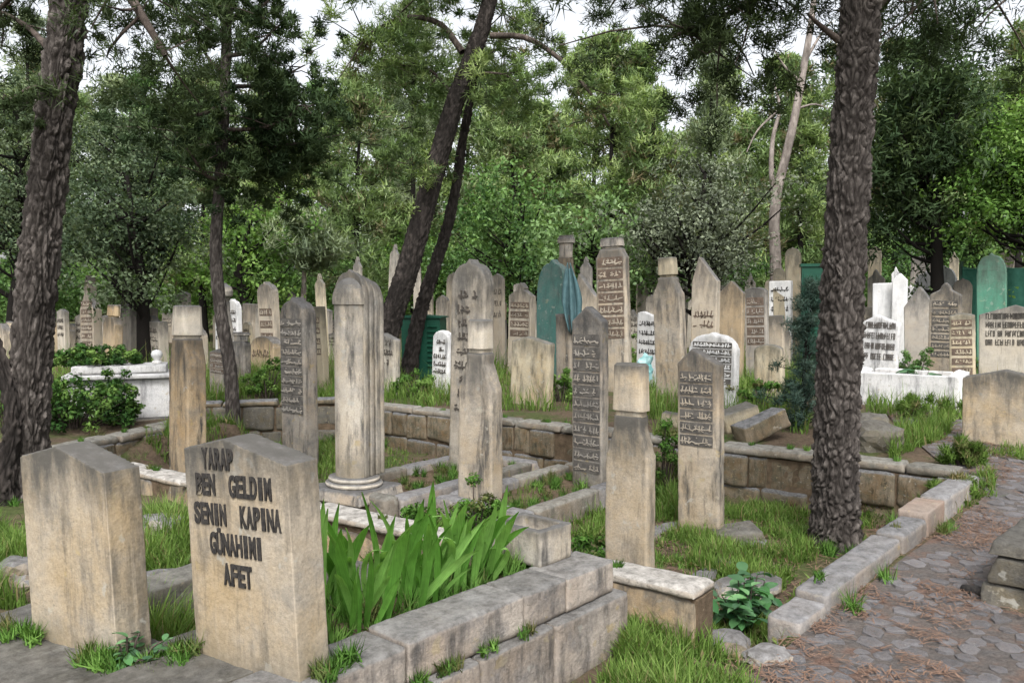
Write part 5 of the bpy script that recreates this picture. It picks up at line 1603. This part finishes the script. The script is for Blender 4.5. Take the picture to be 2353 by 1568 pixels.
# leaning pine in the centre, with the second stem behind it
cb = at_depth(880, 880, 12.6)
dC = 12.6
cp_ = [(cb.x - .12, dC, gz(cb.x, dC) - .15), D(888, 765, dC), D(935, 620, dC), D(985, 440, dC), D(1040, 250, dC), D(1085, 130, dC), D(1120, 20, dC), D(1150, -120, dC), D(1170, -320, dC), D(1180, -560, dC)]
big_pine('pine_tree', 'black leaning pine trunk rising to the right in the centre', cp_, .195, .08, M['darkbark'], [
    ([D(1062, 120, dC), D(1010, 55, dC + .2), D(930, 40, dC + .3), D(860, 72, dC + .4), D(820, 105, dC + .4)], .055, 13, .24, .38),
    ([D(1128, 82, dC), D(1210, 88, dC - .2), D(1290, 140, dC - .4), D(1360, 220, dC - .5), D(1400, 290, dC - .5)], .05, 5, .2, .3),
    ([D(1010, 370, dC), D(975, 375, dC + .1), D(940, 365, dC + .2)], .03, 6, .22, .22),
    ([D(1110, 60, dC), D(1140, -20, dC + .5), D(1160, 40, dC + .8)], .04, 8, .24, .34),
    ([D(1150, -120, dC), D(1030, -140, dC - .5), D(930, -90, dC - .8)], .05, 12, .26, .42),
    ([D(1160, -320, dC), D(1320, -380, dC - .5), D(1480, -360, dC - .6)], .05, 10, .26, .5),
    ([D(1050, 230, dC), D(985, 160, dC + .2), D(900, 150, dC + .3)], .03, 10, .28, .4),
    ([D(1070, 170, dC), D(1150, 170, dC + .3), D(1210, 200, dC + .3)], .025, 7, .24, .3),
    ], 14, fol='pine_mid', ns=80, step=.03, depth=.03, needle=(.13, .021), cell=(16, 16, 5))
sb = at_depth(945, 880, 13.6)
big_pine('pine_tree', 'thinner stem leaning parallel behind the black leaning pine', [(sb.x - .1, 13.6, gz(sb.x, 13.6) - .15), D(962, 730, 13.6), D(1000, 610, 13.6), D(1038, 480, 13.6), D(1062, 330, 13.6), D(1085, 200, 13.6), D(1100, 60, 13.7)], .13, .05, M['darkbark'],
    [([D(1080, 180, 13.6), D(1130, 120, 13.8), D(1190, 110, 14)], .03, 8, .26, .4)], 15, fol='pine_grey', ns=60, step=.035, needle=(.13, .021))
# thin dark conifer
tb = at_depth(538, 985, 10.0)
dT = 10.0
tp_ = [(tb.x, dT, gz(tb.x, dT) - .1), D(530, 860, dT), D(508, 720, dT), D(496, 580, dT), D(505, 420, dT), D(515, 260, dT), D(520, 100, dT), D(524, -60, dT), D(526, -260, dT), D(528, -460, dT)]
limbs = []
rr = random.Random(5)
for (x0, y0, x1, y1, dd, nc) in [(505, 415, 430, 340, -.3, 5), (505, 410, 560, 390, .3, 4), (508, 380, 640, 300, .3, 12), (510, 330, 400, 300, .5, 9), (512, 300, 720, 240, -.2, 14), (515, 240, 380, 250, -.5, 8),
                             (516, 200, 700, 150, .6, 12), (516, 170, 440, 60, .2, 5), (518, 130, 640, 60, -.4, 7), (520, 80, 430, -20, .4, 6), (522, 40, 640, -20, .3, 8), (510, 350, 700, 380, .8, 10), (512, 320, 780, 310, .5, 10),
                             (524, -60, 400, -120, -.3, 8), (524, -80, 660, -140, .2, 8), (526, -200, 440, -260, .5, 8), (526, -240, 600, -300, -.5, 8)]:
    a = np.array(D(x0, y0, dT)); b_ = np.array(D(x1, y1, dT + dd * 1.6))
    m_ = (a + b_) / 2 + np.array([0, 0, -.10])
    limbs.append(([tuple(a), tuple(m_), tuple(b_)], .03, nc, .17, .26))
big_pine('conifer_tree', 'thin dark conifer with layered branches left of centre', tp_, .085, .045, M['bark'], limbs, 16, fol='conifer_dark', ns=48, step=.03, depth=.012, needle=(.10, .020), flare=.3, dens=.8)

# pale forked bare trunk
root = empty('bare_tree', tuple(at_depth(1783, 860, 19)))
root.location.z = gz(root.location.x, 19)
tag(root, 'pale forked bare trunk between the silvery olive and the right pine', 'tree')
wd = Wood(); dP = 19
org = tuple(root.location)
wd.limb([(org[0], dP, org[2] - .2), D(1782, 620, dP), D(1778, 520, dP), D(1785, 440, dP), D(1800, 380, dP), D(1825, 270, dP), D(1845, 160, dP), D(1865, 40, dP), D(1880, -120, dP)], .145, .06, 12, 40)
put_tr = wd.build('trunk', M['palebark'], root, org)
wd = Wood(); wd.limb([D(1782, 480, dP), D(1772, 400, dP), D(1775, 320, dP), D(1790, 250, dP), D(1778, 190, dP)], .075, .025, 8, 24); wd.build('branch', M['palebark'], root, org)
wd = Wood(); wd.limb([D(1786, 255, dP), D(1740, 300, dP), D(1715, 350, dP)], .03, .012, 6, 12); wd.build('branch', M['palebark'], root, org)
wd = Wood(); wd.limb([D(1840, 190, dP), D(1800, 150, dP), D(1775, 110, dP)], .04, .012, 6, 12); wd.build('branch', M['palebark'], root, org)
wd = Wood(); wd.limb([D(1850, 140, dP), D(1885, 80, dP), D(1910, 50, dP)], .04, .012, 6, 12); wd.build('branch', M['palebark'], root, org)
wd = Wood(); wd.limb([D(1830, 250, dP), D(1870, 240, dP), D(1905, 250, dP)], .03, .010, 6, 12); wd.build('branch', M['palebark'], root, org)


# blue-green young conifer beside the right pine
rng = np.random.default_rng(77)
bp_ = at_depth(1842, 990, 8.6)
br = empty('young_conifer', (bp_.x, 8.6, gz(bp_.x, 8.6)))
tag(br, 'soft blue-green young conifer just left of the right pine trunk', 'tree')
org = tuple(br.location)
wd = Wood(); fo = Foliage()
wd.limb([(org[0], 8.6, org[2] - .1), D(1850, 800, 8.6), D(1866, 640, 8.6)], .03, .008, 6, 14)
for k in range(80):
    f = rng.random()
    y = 640 + 330 * f
    tip = np.array(D(1864 - 30 * f + rng.normal(0, 10 + 24 * f), y + rng.normal(0, 8), 8.6 + rng.normal(0, .05 + .15 * f)))
    st = np.array(D(1866 - 20 * f, y + 20, 8.6))
    wd.limb([st, (st + tip) / 2, tip], .008, .003, 4, 4)
    for q in range(3): fo.blades(tip + rng.normal(0, .03, 3), .085, 60, .06, .008, rng.random(), rng, .2, .9)
wd.build('trunk', M['darkbark'], br, org); fo.build('crown', M['blue'], br, org)

# ================================================================== low plants
# iris leaves: each blade its own object
def iris_leaf_mesh(k):
    rr = random.Random(900 + k)
    n = 10; bend = rr.uniform(.05, .6) if rr.random() < .7 else rr.uniform(.6, 1.1); wmax = rr.uniform(.034, .062); arch = rr.uniform(-.1, .28)
    v = []; f = []
    x = z = 0.0; ang = 0.0
    for i in range(n + 1):
        s = i / n
        ang = bend * (s ** 1.8) * 1.6
        if i: x += math.sin(ang) / n; z += math.cos(ang) / n
        wd = wmax * (0.62 + .9 * s - 1.52 * s ** 3.2) if s < 1 else .001
        wd = max(wd, .002)
        yo = arch * s ** 2.2 * .6
        v += [(x, yo - wd, z), (x - .012, yo, z), (x, yo + wd, z)]
    for i in range(n):
        a = i * 3
        f += [(a, a + 1, a + 4, a + 3), (a + 1, a + 2, a + 5, a + 4)]
    t0 = .3 + .6 * rr.random()
    me = np_mesh('leaf', v, f, M['iris'], [(.06 if (i >= n and rr.random() < .5) else t0 + .18 * (i / n - .4)) for i in range(n + 1) for _ in range(3)], smooth=True)
    return me
IRM = [iris_leaf_mesh(k) for k in range(18)]
ic = A + gdir * 0.62 + gleft * 0.42
iris = empty('iris_plant', (ic.x, ic.y, 0.36))
tag(iris, 'clump of tall sword-shaped iris leaves right of the lettered front stone', 'plant')
rr = random.Random(44)
for k in range(130):
    f = rr.random()
    a_ = -.48 + f * 1.0
    lx, ly = a_ + rr.uniform(-.05, .05), rr.uniform(-.15, .15)
    P = gdir * lx + gleft * ly
    hgt = (rr.uniform(.36, .56) if rr.random() < .55 else rr.uniform(.18, .36)) * (1.0 - .15 * f)
    # equitant leaves: a blade leans within its own plane, most of them towards the right
    yaw = -math.pi / 2 + rr.uniform(-.8, .8)
    th = rr.gauss(-.06 + .26 * f, .17) + (rr.uniform(.2, .5) if rr.random() < .2 else 0)
    th = max(-.45, min(.72, th))
    o = put('leaf', IRM[rr.randrange(18)], None, iris, (P.x, P.y, 0), (0, 0, 0), (hgt, hgt * rr.uniform(.75, 1.1), hgt))
    o.rotation_euler = (Matrix.Rotation(yaw, 3, 'Z') @ Matrix.Rotation(-th, 3, 'X') @ Matrix.Rotation(rr.uniform(-.1, .25), 3, 'Y')).to_euler()

# leafy shrub with large leaves at the end of the low wall
def broad_leaf_mesh(k):
    rr = random.Random(300 + k)
    n = 5; v = []; f = []
    for i in range(n + 1):
        s = i / n
        wd = .30 * math.sin(math.pi * min(.98, s * .92 + .05)) ** .8
        z = .15 * s - .38 * s * s
        v += [(s, -wd, z + .06), (s, 0, z), (s, wd, z + .06)]
    for i in range(n):
        a = i * 3
        f += [(a, a + 1, a + 4, a + 3), (a + 1, a + 2, a + 5, a + 4)]
    return np_mesh('leaf', v, f, M['broad'], [rr.random()] * len(v), smooth=True)
BLM = [broad_leaf_mesh(k) for k in range(10)]
def leafy_shrub(label, px, py, nst, h, spread, leaf, nl, seed, d=None):
    rr = random.Random(seed)
    p = on_ground(px, py) if d is None else at_depth(px, py, d)
    z = gz(p.x, p.y)
    root = empty('leafy_shrub', (p.x, p.y, z)); tag(root, label, 'shrub')
    wd = Wood()
    for s in range(nst):
        a = rr.uniform(0, 6.28); q = rr.random() ** .6
        tip = Vector((math.cos(a) * spread * q, math.sin(a) * spread * q, h * rr.uniform(.55, 1.0) * (1 - .3 * q)))
        b0 = Vector((tip.x * .25, tip.y * .25, -.02))
        wd.limb([b0, (b0 + tip) / 2 + Vector((0, 0, .03)), tip], .006, .003, 5, 6)
        for k in range(nl):
            f = .45 + .55 * (k + 1) / nl
            pt = b0.lerp(tip, f)
            l = leaf * rr.uniform(.7, 1.2)
            o = put('leaf', BLM[rr.randrange(10)], None, root, pt, (rr.uniform(-.3, .3), rr.uniform(-.5, .35), rr.uniform(0, 6.28)), (l, l, l))
    wd.build('stem', M['limb'], root)
    return root
leafy_shrub('low shrub of large glossy leaves at the near end of the path kerb', 1712, 1450, 24, .34, .26, .10, 6, 1)
leafy_shrub('small leafy weed on the slab between the two front stones', 300, 1530, 9, .14, .14, .05, 5, 2, d=2.75).location = at_z(292, 1540, .34)
leafy_shrub('large pale leaves growing in the whitewashed grave', 2100, 890, 12, .55, .3, .2, 5, 3, d=10.9)

# bushy clumps made of many small leaves
def bush(name, label, px, py, d, rx, rz_, n, mat, leaf, seed, cat='bush', kind='l', group=None, z=None, npuff=26):
    rng = np.random.default_rng(seed)
    p = at_depth(px, py, d); zz = gz(p.x, p.y) if z is None else z
    root = empty(name, (p.x, p.y, zz)); tag(root, label, cat, group)
    fo = Foliage(); wd = Wood()
    for k in range(npuff):
        a = rng.uniform(0, 6.28); q = rng.random() ** .5
        c = np.array([math.cos(a) * q * rx, math.sin(a) * q * rx * .7, rz_ * rng.uniform(.15, 1.0) * (1 - .45 * q * q)])
        wd.limb([(c[0] * .3, c[1] * .3, -.03), tuple(c * .6), tuple(c)], .008, .003, 4, 5)
        t = rng.random()
        if kind == 'l': fo.leaves(c, .13 * max(rx, .5), int(n * .8) // npuff, leaf, leaf * .62, t, rng, .8)
        else: fo.blades(c, .13 * max(rx, .5), n // npuff, leaf * 2.4, leaf * .3, t, rng, .8, .8)
    wd.build('stem', M['limb'], root); fo.build('leaves', M[mat], root)
    return root
bush('ivy_bush', 'dark ivy mound spilling over the left side of the white box tomb', 170, 985, 8.75, .70, .52, 7000, 'ivy', .05, 21, npuff=110)
bush('ivy_bush', 'ivy strand hanging over the front of the white box tomb', 268, 985, 8.95, .22, .66, 3600, 'ivy', .045, 22, npuff=60)
bush('ivy_bush', 'ivy mat growing over the lid of the white box tomb', 225, 940, 9.6, .48, .24, 3800, 'ivy', .05, 23, npuff=60, z=.84)
BW = [('bright green weeds in front of the reddish round stone', 612, 11.6, .32, .62, 'leaf_bright'), ('light green leafy weeds on the wall right of the thin tree', 605, 10.6, .30, .42, 'leaf_bright'), ('bright green weeds under the dark green cabinet', 955, 11.6, .30, .42, 'leaf_bright'),
      ('grassy weeds right of the plain yellowish stone', 1292, 11.0, .22, .5, 'leaf_bright'), ('bright weeds right of the white arched stone', 1735, 9.9, .34, .5, 'weed'), ('weeds between the beige post and the worn lettered stone', 1520, 7.4, .24, .75, 'weed'),
      ('yellow-green bush behind the white slanted text', 1495, 15, .4, 1.3, 'leaf_bright'), ('green weeds left of the tall lettered right stone', 2100, 12.2, .34, .8, 'leaf_green'), ('bright bush behind the right pine trunk', 2030, 21, .8, 2.1, 'leaf_bright'),
      ('weeds at the foot of the sea green stone', 2262, 13.4, .35, .55, 'leaf_green'), ('green weeds left of the left pine trunk', 8, 8.6, .5, .75, 'leaf_bright'), ('tangled weeds on the bank right of the whitewashed grave', 2130, 9.2, .42, .34, 'grass'),
      ('weed clump at the corner of the path kerb', 2225, 7.0, .2, .26, 'grass'), ('low weeds under the far end of the path kerb', 2190, 6.2, .16, .16, 'grass'), ('reddish green weeds at the foot of the sloped post', 1090, 6.2, .26, .46, 'weed'), ('feathery weeds left of the sloped post', 960, 5.6, .2, .42, 'weed'),
      ('leafy weeds beside the planter block', 1150, 4.7, .2, .55, 'weed'), ('weeds at the foot of the beige post', 1330, 5.2, .22, .36, 'weed'), ('dark weeds below the low white wall end', 1460, 4.2, .18, .3, 'weed')]
for i, (lb, px, d, rx, rz_, mt) in enumerate(BW):
    bush('weed_clump', lb, px, 900, d, rx, rz_, 1700 if d > 8 else 3000, mt, .045 if d > 8 else .032, 60 + i, 'weeds', 'b' if mt in ('grass',) else 'l', 'weed clumps among the graves', npuff=22)

# grass
def grass(name, label, areas, seed, mat='grass'):
    """areas: (px polygon-ish quad list of 4 pixel corners on the ground, count, height)"""
    rng = np.random.default_rng(seed)
    Vs, Ts = [], []
    for quad, n, h in areas:
        n = int(n * 1.5)
        P = [on_ground(*q) for q in quad]
        a, b = rng.random(n), rng.random(n)
        q = [np.array([p.x, p.y]) for p in P]
        xy = ((1 - a) * (1 - b))[:, None] * q[0] + (a * (1 - b))[:, None] * q[1] + (a * b)[:, None] * q[2] + ((1 - a) * b)[:, None] * q[3]
        # clumpiness
        cl = np.sin(xy[:, 0] * 9 + seed) + np.sin(xy[:, 1] * 11 + 2 * seed) + np.sin((xy[:, 0] + xy[:, 1]) * 17)
        cl = cl + .9 * np.sin(xy[:, 0] * 3.1 + 1.7 * seed) * np.sin(xy[:, 1] * 2.7 + seed)
        keep = cl + rng.normal(0, 1.0, n) > -.2
        xy, cl = xy[keep], cl[keep]; m = len(xy)
        z = gz_np(xy[:, 0], xy[:, 1]) - .004
        hh = h * rng.uniform(.25, 1.35, m) * (1 + .18 * cl)
        an = rng.uniform(0, 6.283, m); bd = rng.uniform(.1, .75, m) * hh
        wd = rng.uniform(.0016, .0042, m) * (1.0 + h)
        base = np.column_stack([xy, z]); dx = np.column_stack([np.cos(an), np.sin(an), np.zeros(m)]); sx = np.column_stack([-np.sin(an), np.cos(an), np.zeros(m)])
        up = np.array([0, 0, 1.0])
        mid = base + up * (hh * .6)[:, None] + dx * (bd * .35)[:, None]; tip = base + up * (hh * .95)[:, None] + dx * bd[:, None]
        b0, b1 = base - sx * wd[:, None], base + sx * wd[:, None]; m0, m1 = mid - sx * (wd * .8)[:, None], mid + sx * (wd * .8)[:, None]
        # some short broad leaves among the blades
        br_ = rng.random(m) < .3
        wd = np.where(br_, wd * 3.0, wd); hh = np.where(br_, hh * .55, hh); bd = np.where(br_, bd * 1.1, bd)
        mid = base + up * (hh * .6)[:, None] + dx * (bd * .35)[:, None]; tip = base + up * (hh * .95)[:, None] + dx * bd[:, None]
        b0, b1 = base - sx * (wd * np.where(br_, .4, 1))[:, None], base + sx * (wd * np.where(br_, .4, 1))[:, None]; m0, m1 = mid - sx * (wd * .8)[:, None], mid + sx * (wd * .8)[:, None]
        Vs.append(np.stack([b0, b1, m1, b0, m1, m0, m0, m1, tip], 1).reshape(-1, 3)); Ts.append(np.repeat(np.where(rng.random(m) < .09, rng.uniform(0, .12, m), np.clip(.58 + .10 * cl + rng.normal(0, .2, m), .25, 1)), 9))
    V = np.concatenate(Vs); T = np.concatenate(Ts)
    o = put(name, np_mesh(name, V, np.arange(len(V)).reshape(-1, 3), M[mat], T))
    return tag(o, label, 'grass', kind='stuff')
grass('grass', 'grass inside the walled plot around the foot of the right pine', [([(1510, 1250), (1880, 1300), (1880, 1120), (1640, 1120)], 9000, .085), ([(1560, 1330), (1800, 1360), (1880, 1250), (1620, 1230)], 7500, .11), ([(1500, 1200), (1560, 1200), (1560, 1080), (1490, 1080)], 1500, .2),
      ([(1980, 1190), (2120, 1130), (2100, 1110), (1980, 1150)], 900, .1), ([(1160, 1210), (1390, 1260), (1390, 1140), (1190, 1110)], 2200, .12), ([(330, 1080), (780, 1110), (780, 1000), (420, 980)], 5500, .13), ([(760, 1180), (1400, 1290), (1860, 1330), (1640, 1090)], 9000, .055), ([(560, 1090), (1100, 1180), (1300, 1060), (780, 1000)], 5000, .06), ([(1980, 1200), (2150, 1120), (2060, 1090), (1980, 1110)], 1800, .07)], 1)
grass('grass', 'tall grass and weeds below the iris grave at the bottom of the picture', [([(1440, 1568), (1720, 1568), (1640, 1440), (1440, 1440)], 7500, .10), ([(1500, 1640), (1760, 1640), (1720, 1568), (1480, 1568)], 1500, .10), ([(1340, 1640), (1480, 1640), (1480, 1460), (1450, 1460)], 2600, .09), ([(1640, 1480), (1800, 1470), (1800, 1430), (1640, 1430)], 900, .08)], 2)
grass('grass', 'bright grass around the two front stones at the left', [([(-40, 1400), (70, 1400), (60, 1200), (-40, 1200)], 4200, .16), ([(320, 1460), (450, 1480), (430, 1200), (330, 1180)], 5200, .15), ([(200, 1600), (340, 1640), (450, 1500), (340, 1470)], 4500, .2)], 3)
grass('grass', 'grass along the edges of the path at the right', [([(2040, 1060), (2180, 1010), (2190, 960), (2060, 990)], 2600, .16), ([(2190, 1180), (2290, 1150), (2280, 1090), (2220, 1100)], 1500, .10), ([(1980, 1330), (2120, 1230), (2100, 1215), (1940, 1310)], 1600, .07), ([(1820, 1420), (1960, 1320), (1930, 1300), (1800, 1390)], 1400, .07),
      ([(2230, 1050), (2352, 1060), (2352, 1030), (2230, 1035)], 800, .09)], 4)
grass('grass', 'rough grass between the gravestones in the middle distance', [([(0, 1010), (560, 980), (620, 870), (0, 880)], 9000, .24), ([(560, 940), (1340, 950), (1340, 860), (560, 860)], 13000, .24), ([(1460, 960), (1860, 1000), (1840, 870), (1460, 870)], 6500, .25), ([(1990, 960), (2352, 960), (2352, 870), (1990, 870)], 5500, .24), ([(0, 870), (2352, 870), (2352, 825), (0, 825)], 9000, .4)], 5)

tw = []
wr_ = random.Random(8)
for (P0, P1, zt, n_) in [((-2.05, 10.55), (3.48, 6.34), .31, 46), ((-3.15, 6.62), (0.90, 3.74), .29, 26), ((-4.05, 7.3), (-3.4, 9.1), .32, 12), ((-4.25, 10.15), (-2.2, 10.62), .35, 14), ((1.30, 3.92), (3.52, 6.36), .16, 8)]:
    for q in range(n_):
        f = wr_.random(); x_ = P0[0] + (P1[0] - P0[0]) * f; y_ = P0[1] + (P1[1] - P0[1]) * f
        nx_, ny_ = -(P1[1] - P0[1]), P1[0] - P0[0]; l_ = math.hypot(nx_, ny_); sgn = wr_.choice((-1, -1, 1)) * .17
        top_ = wr_.random() < .22
        if top_: tw.append((x_, y_, zt - .01, .035, wr_.uniform(.03, .07)))
        else: tw.append((x_ + nx_ / l_ * sgn, y_ + ny_ / l_ * sgn, gz(x_ + nx_ / l_ * sgn * 1.5, y_ + ny_ / l_ * sgn * 1.5), .06, wr_.uniform(.06, .2)))
for (bx_, by_, br_) in [(at_z(1922, 1262, -.2).x, at_z(1922, 1262, -.2).y, .23), (at_depth(58, 1180, 6.2).x, 6.2, .22), (at_depth(8, 1200, 6.0).x, 6.0, .16), (at_depth(538, 985, 10.0).x, 10.0, .15)]:
    for q in range(20):
        a_ = wr_.uniform(0, 6.28); r_ = br_ * wr_.uniform(.95, 1.5)
        tw.append((bx_ + math.cos(a_) * r_, by_ + math.sin(a_) * r_, gz(bx_ + math.cos(a_) * r_, by_ + math.sin(a_) * r_), .05, wr_.uniform(.05, .16)))
# grass sprouting from the beds and cracks
def tufts(name, label, pts, seed, mat='grass'):
    rng = np.random.default_rng(seed)
    fo = Foliage()
    for (x, y, z, r, h, n) in pts:
        fo.blades((x, y, z + h * .4), r, n, h, .008, rng.random(), rng, 1.6, .5)
    o = fo.build(name, M[mat]); return tag(o, label, 'grass', kind='stuff')
tp = []
for k in range(44):
    lx = rr.uniform(.15, GL - .28); ly = rr.uniform(.24, .6)
    P = A + gdir * lx + gleft * ly
    tp.append((P.x, P.y, .36, .06, rr.uniform(.06, .16), 60))
for k in range(10):
    P = A + gdir * rr.uniform(.3, .95) + gleft * -.03
    tp.append((P.x, P.y, .27, .03, .06, 30))
tufts('grass_tufts', 'short weeds covering the soil of the iris bed', tp, 9, 'weed')
tq = []
for (px, py, z) in [(330, 1520, .36), (352, 1555, .36), (205, 1532, .36), (250, 1548, .36), (428, 1500, .40), (300, 1490, .34), (20, 1450, .36), (60, 1462, .36), (280, 1560, .36), (230, 1515, .36), (330, 1490, .30), (400, 1520, .38), (755, 1545, .41), (790, 1520, .41)]:
    for q in range(3):
        P = at_z(px + rr.uniform(-22, 22), py + rr.uniform(-12, 12), z)
        tq.append((P.x, P.y, z - .01, .045, rr.uniform(.04, .10), 70))
tufts('grass_tufts', 'small weeds sprouting on the slabs of the two front stones', tq, 10, 'weed')
tq = []
for (cu, cv, wu, lv, z) in [(u3 + .06, v3 + .98, .6, 1.7, -.09), (u4 + .12, v4 + .82, .6, 1.6, -.09), (u6 + .05, v6 - .75, .55, 1.5, -.25)]:
    for q in range(34):
        c = E2 * (cu + rr.uniform(-.5, .5) * wu) + E1 * (cv + rr.uniform(-.5, .5) * lv)
        tq.append((c.x, c.y, z, rr.uniform(.03, .08), rr.uniform(.04, .13), 60))
tufts('grass_tufts', 'weeds growing in the three grave beds of the walled plot', tq, 11, 'weed')

tufts('grass_tufts', 'weeds growing along the low walls and round the tree feet', [(a, b, c, r_, h_, 70) for a, b, c, r_, h_ in tw], 12, 'weed')

# dry needles and twigs on the path and the ground beside it
rng = np.random.default_rng(31)
n = 110000
x = rng.uniform(.7, 5.2, n); y = rng.uniform(2.6, 10.5, n)
patch = np.sin(x * 4.2 + 1.3) + np.sin(y * 3.7 + x * 2.1) + .8 * np.sin(x * 9.1 - y * 6.0) + .6 * np.sin(x * 17 + y * 13) + rng.normal(0, .45, n)
inp = np.array([in_path(a, b) for a, b in zip(x, y)])
keep = (patch > .35) & inp
x, y = x[keep], y[keep]; m = len(x)
z = gz_np(x, y) + .022 + rng.random(m) * .018
an = rng.uniform(0, 3.1416, m); ln = rng.uniform(.008, .034, m); wd_ = rng.uniform(.0013, .0028, m)
dx = np.column_stack([np.cos(an), np.sin(an), rng.normal(0, .12, m)]) * ln[:, None]; sx = np.column_stack([-np.sin(an), np.cos(an), np.zeros(m)]) * wd_[:, None]
b = np.column_stack([x, y, z])
V = np.stack([b - dx - sx, b - dx + sx, b + dx + sx, b + dx - sx], 1).reshape(-1, 3)
o = put('pine_needle_litter', np_mesh('pine_needle_litter', V, np.arange(len(V)).reshape(-1, 4), M['needle']))
tag(o, 'fallen reddish pine needles scattered over the path', 'litter', kind='stuff')
x = rng.uniform(.6, 3.2, 5000); y = rng.uniform(3.1, 7.0, 5000)
keep = ~np.array([in_path(a, b) for a, b in zip(x, y)]); x, y = x[keep], y[keep]; m = len(x)
z = gz_np(x, y) + .012 + rng.random(m) * .012
an = rng.uniform(0, 3.1416, m); ln = rng.uniform(.02, .05, m); wd_ = rng.uniform(.0015, .003, m)
dx = np.column_stack([np.cos(an), np.sin(an), rng.normal(0, .12, m)]) * ln[:, None]; sx = np.column_stack([-np.sin(an), np.cos(an), np.zeros(m)]) * wd_[:, None]
b = np.column_stack([x, y, z])
V = np.stack([b - dx - sx, b - dx + sx, b + dx + sx, b + dx - sx], 1).reshape(-1, 3)
o = put('pine_needle_litter', np_mesh('pine_needle_litter', V, np.arange(len(V)).reshape(-1, 4), M['needle']))
tag(o, 'fallen brown needles on the earth inside the walled plot', 'litter', kind='stuff')
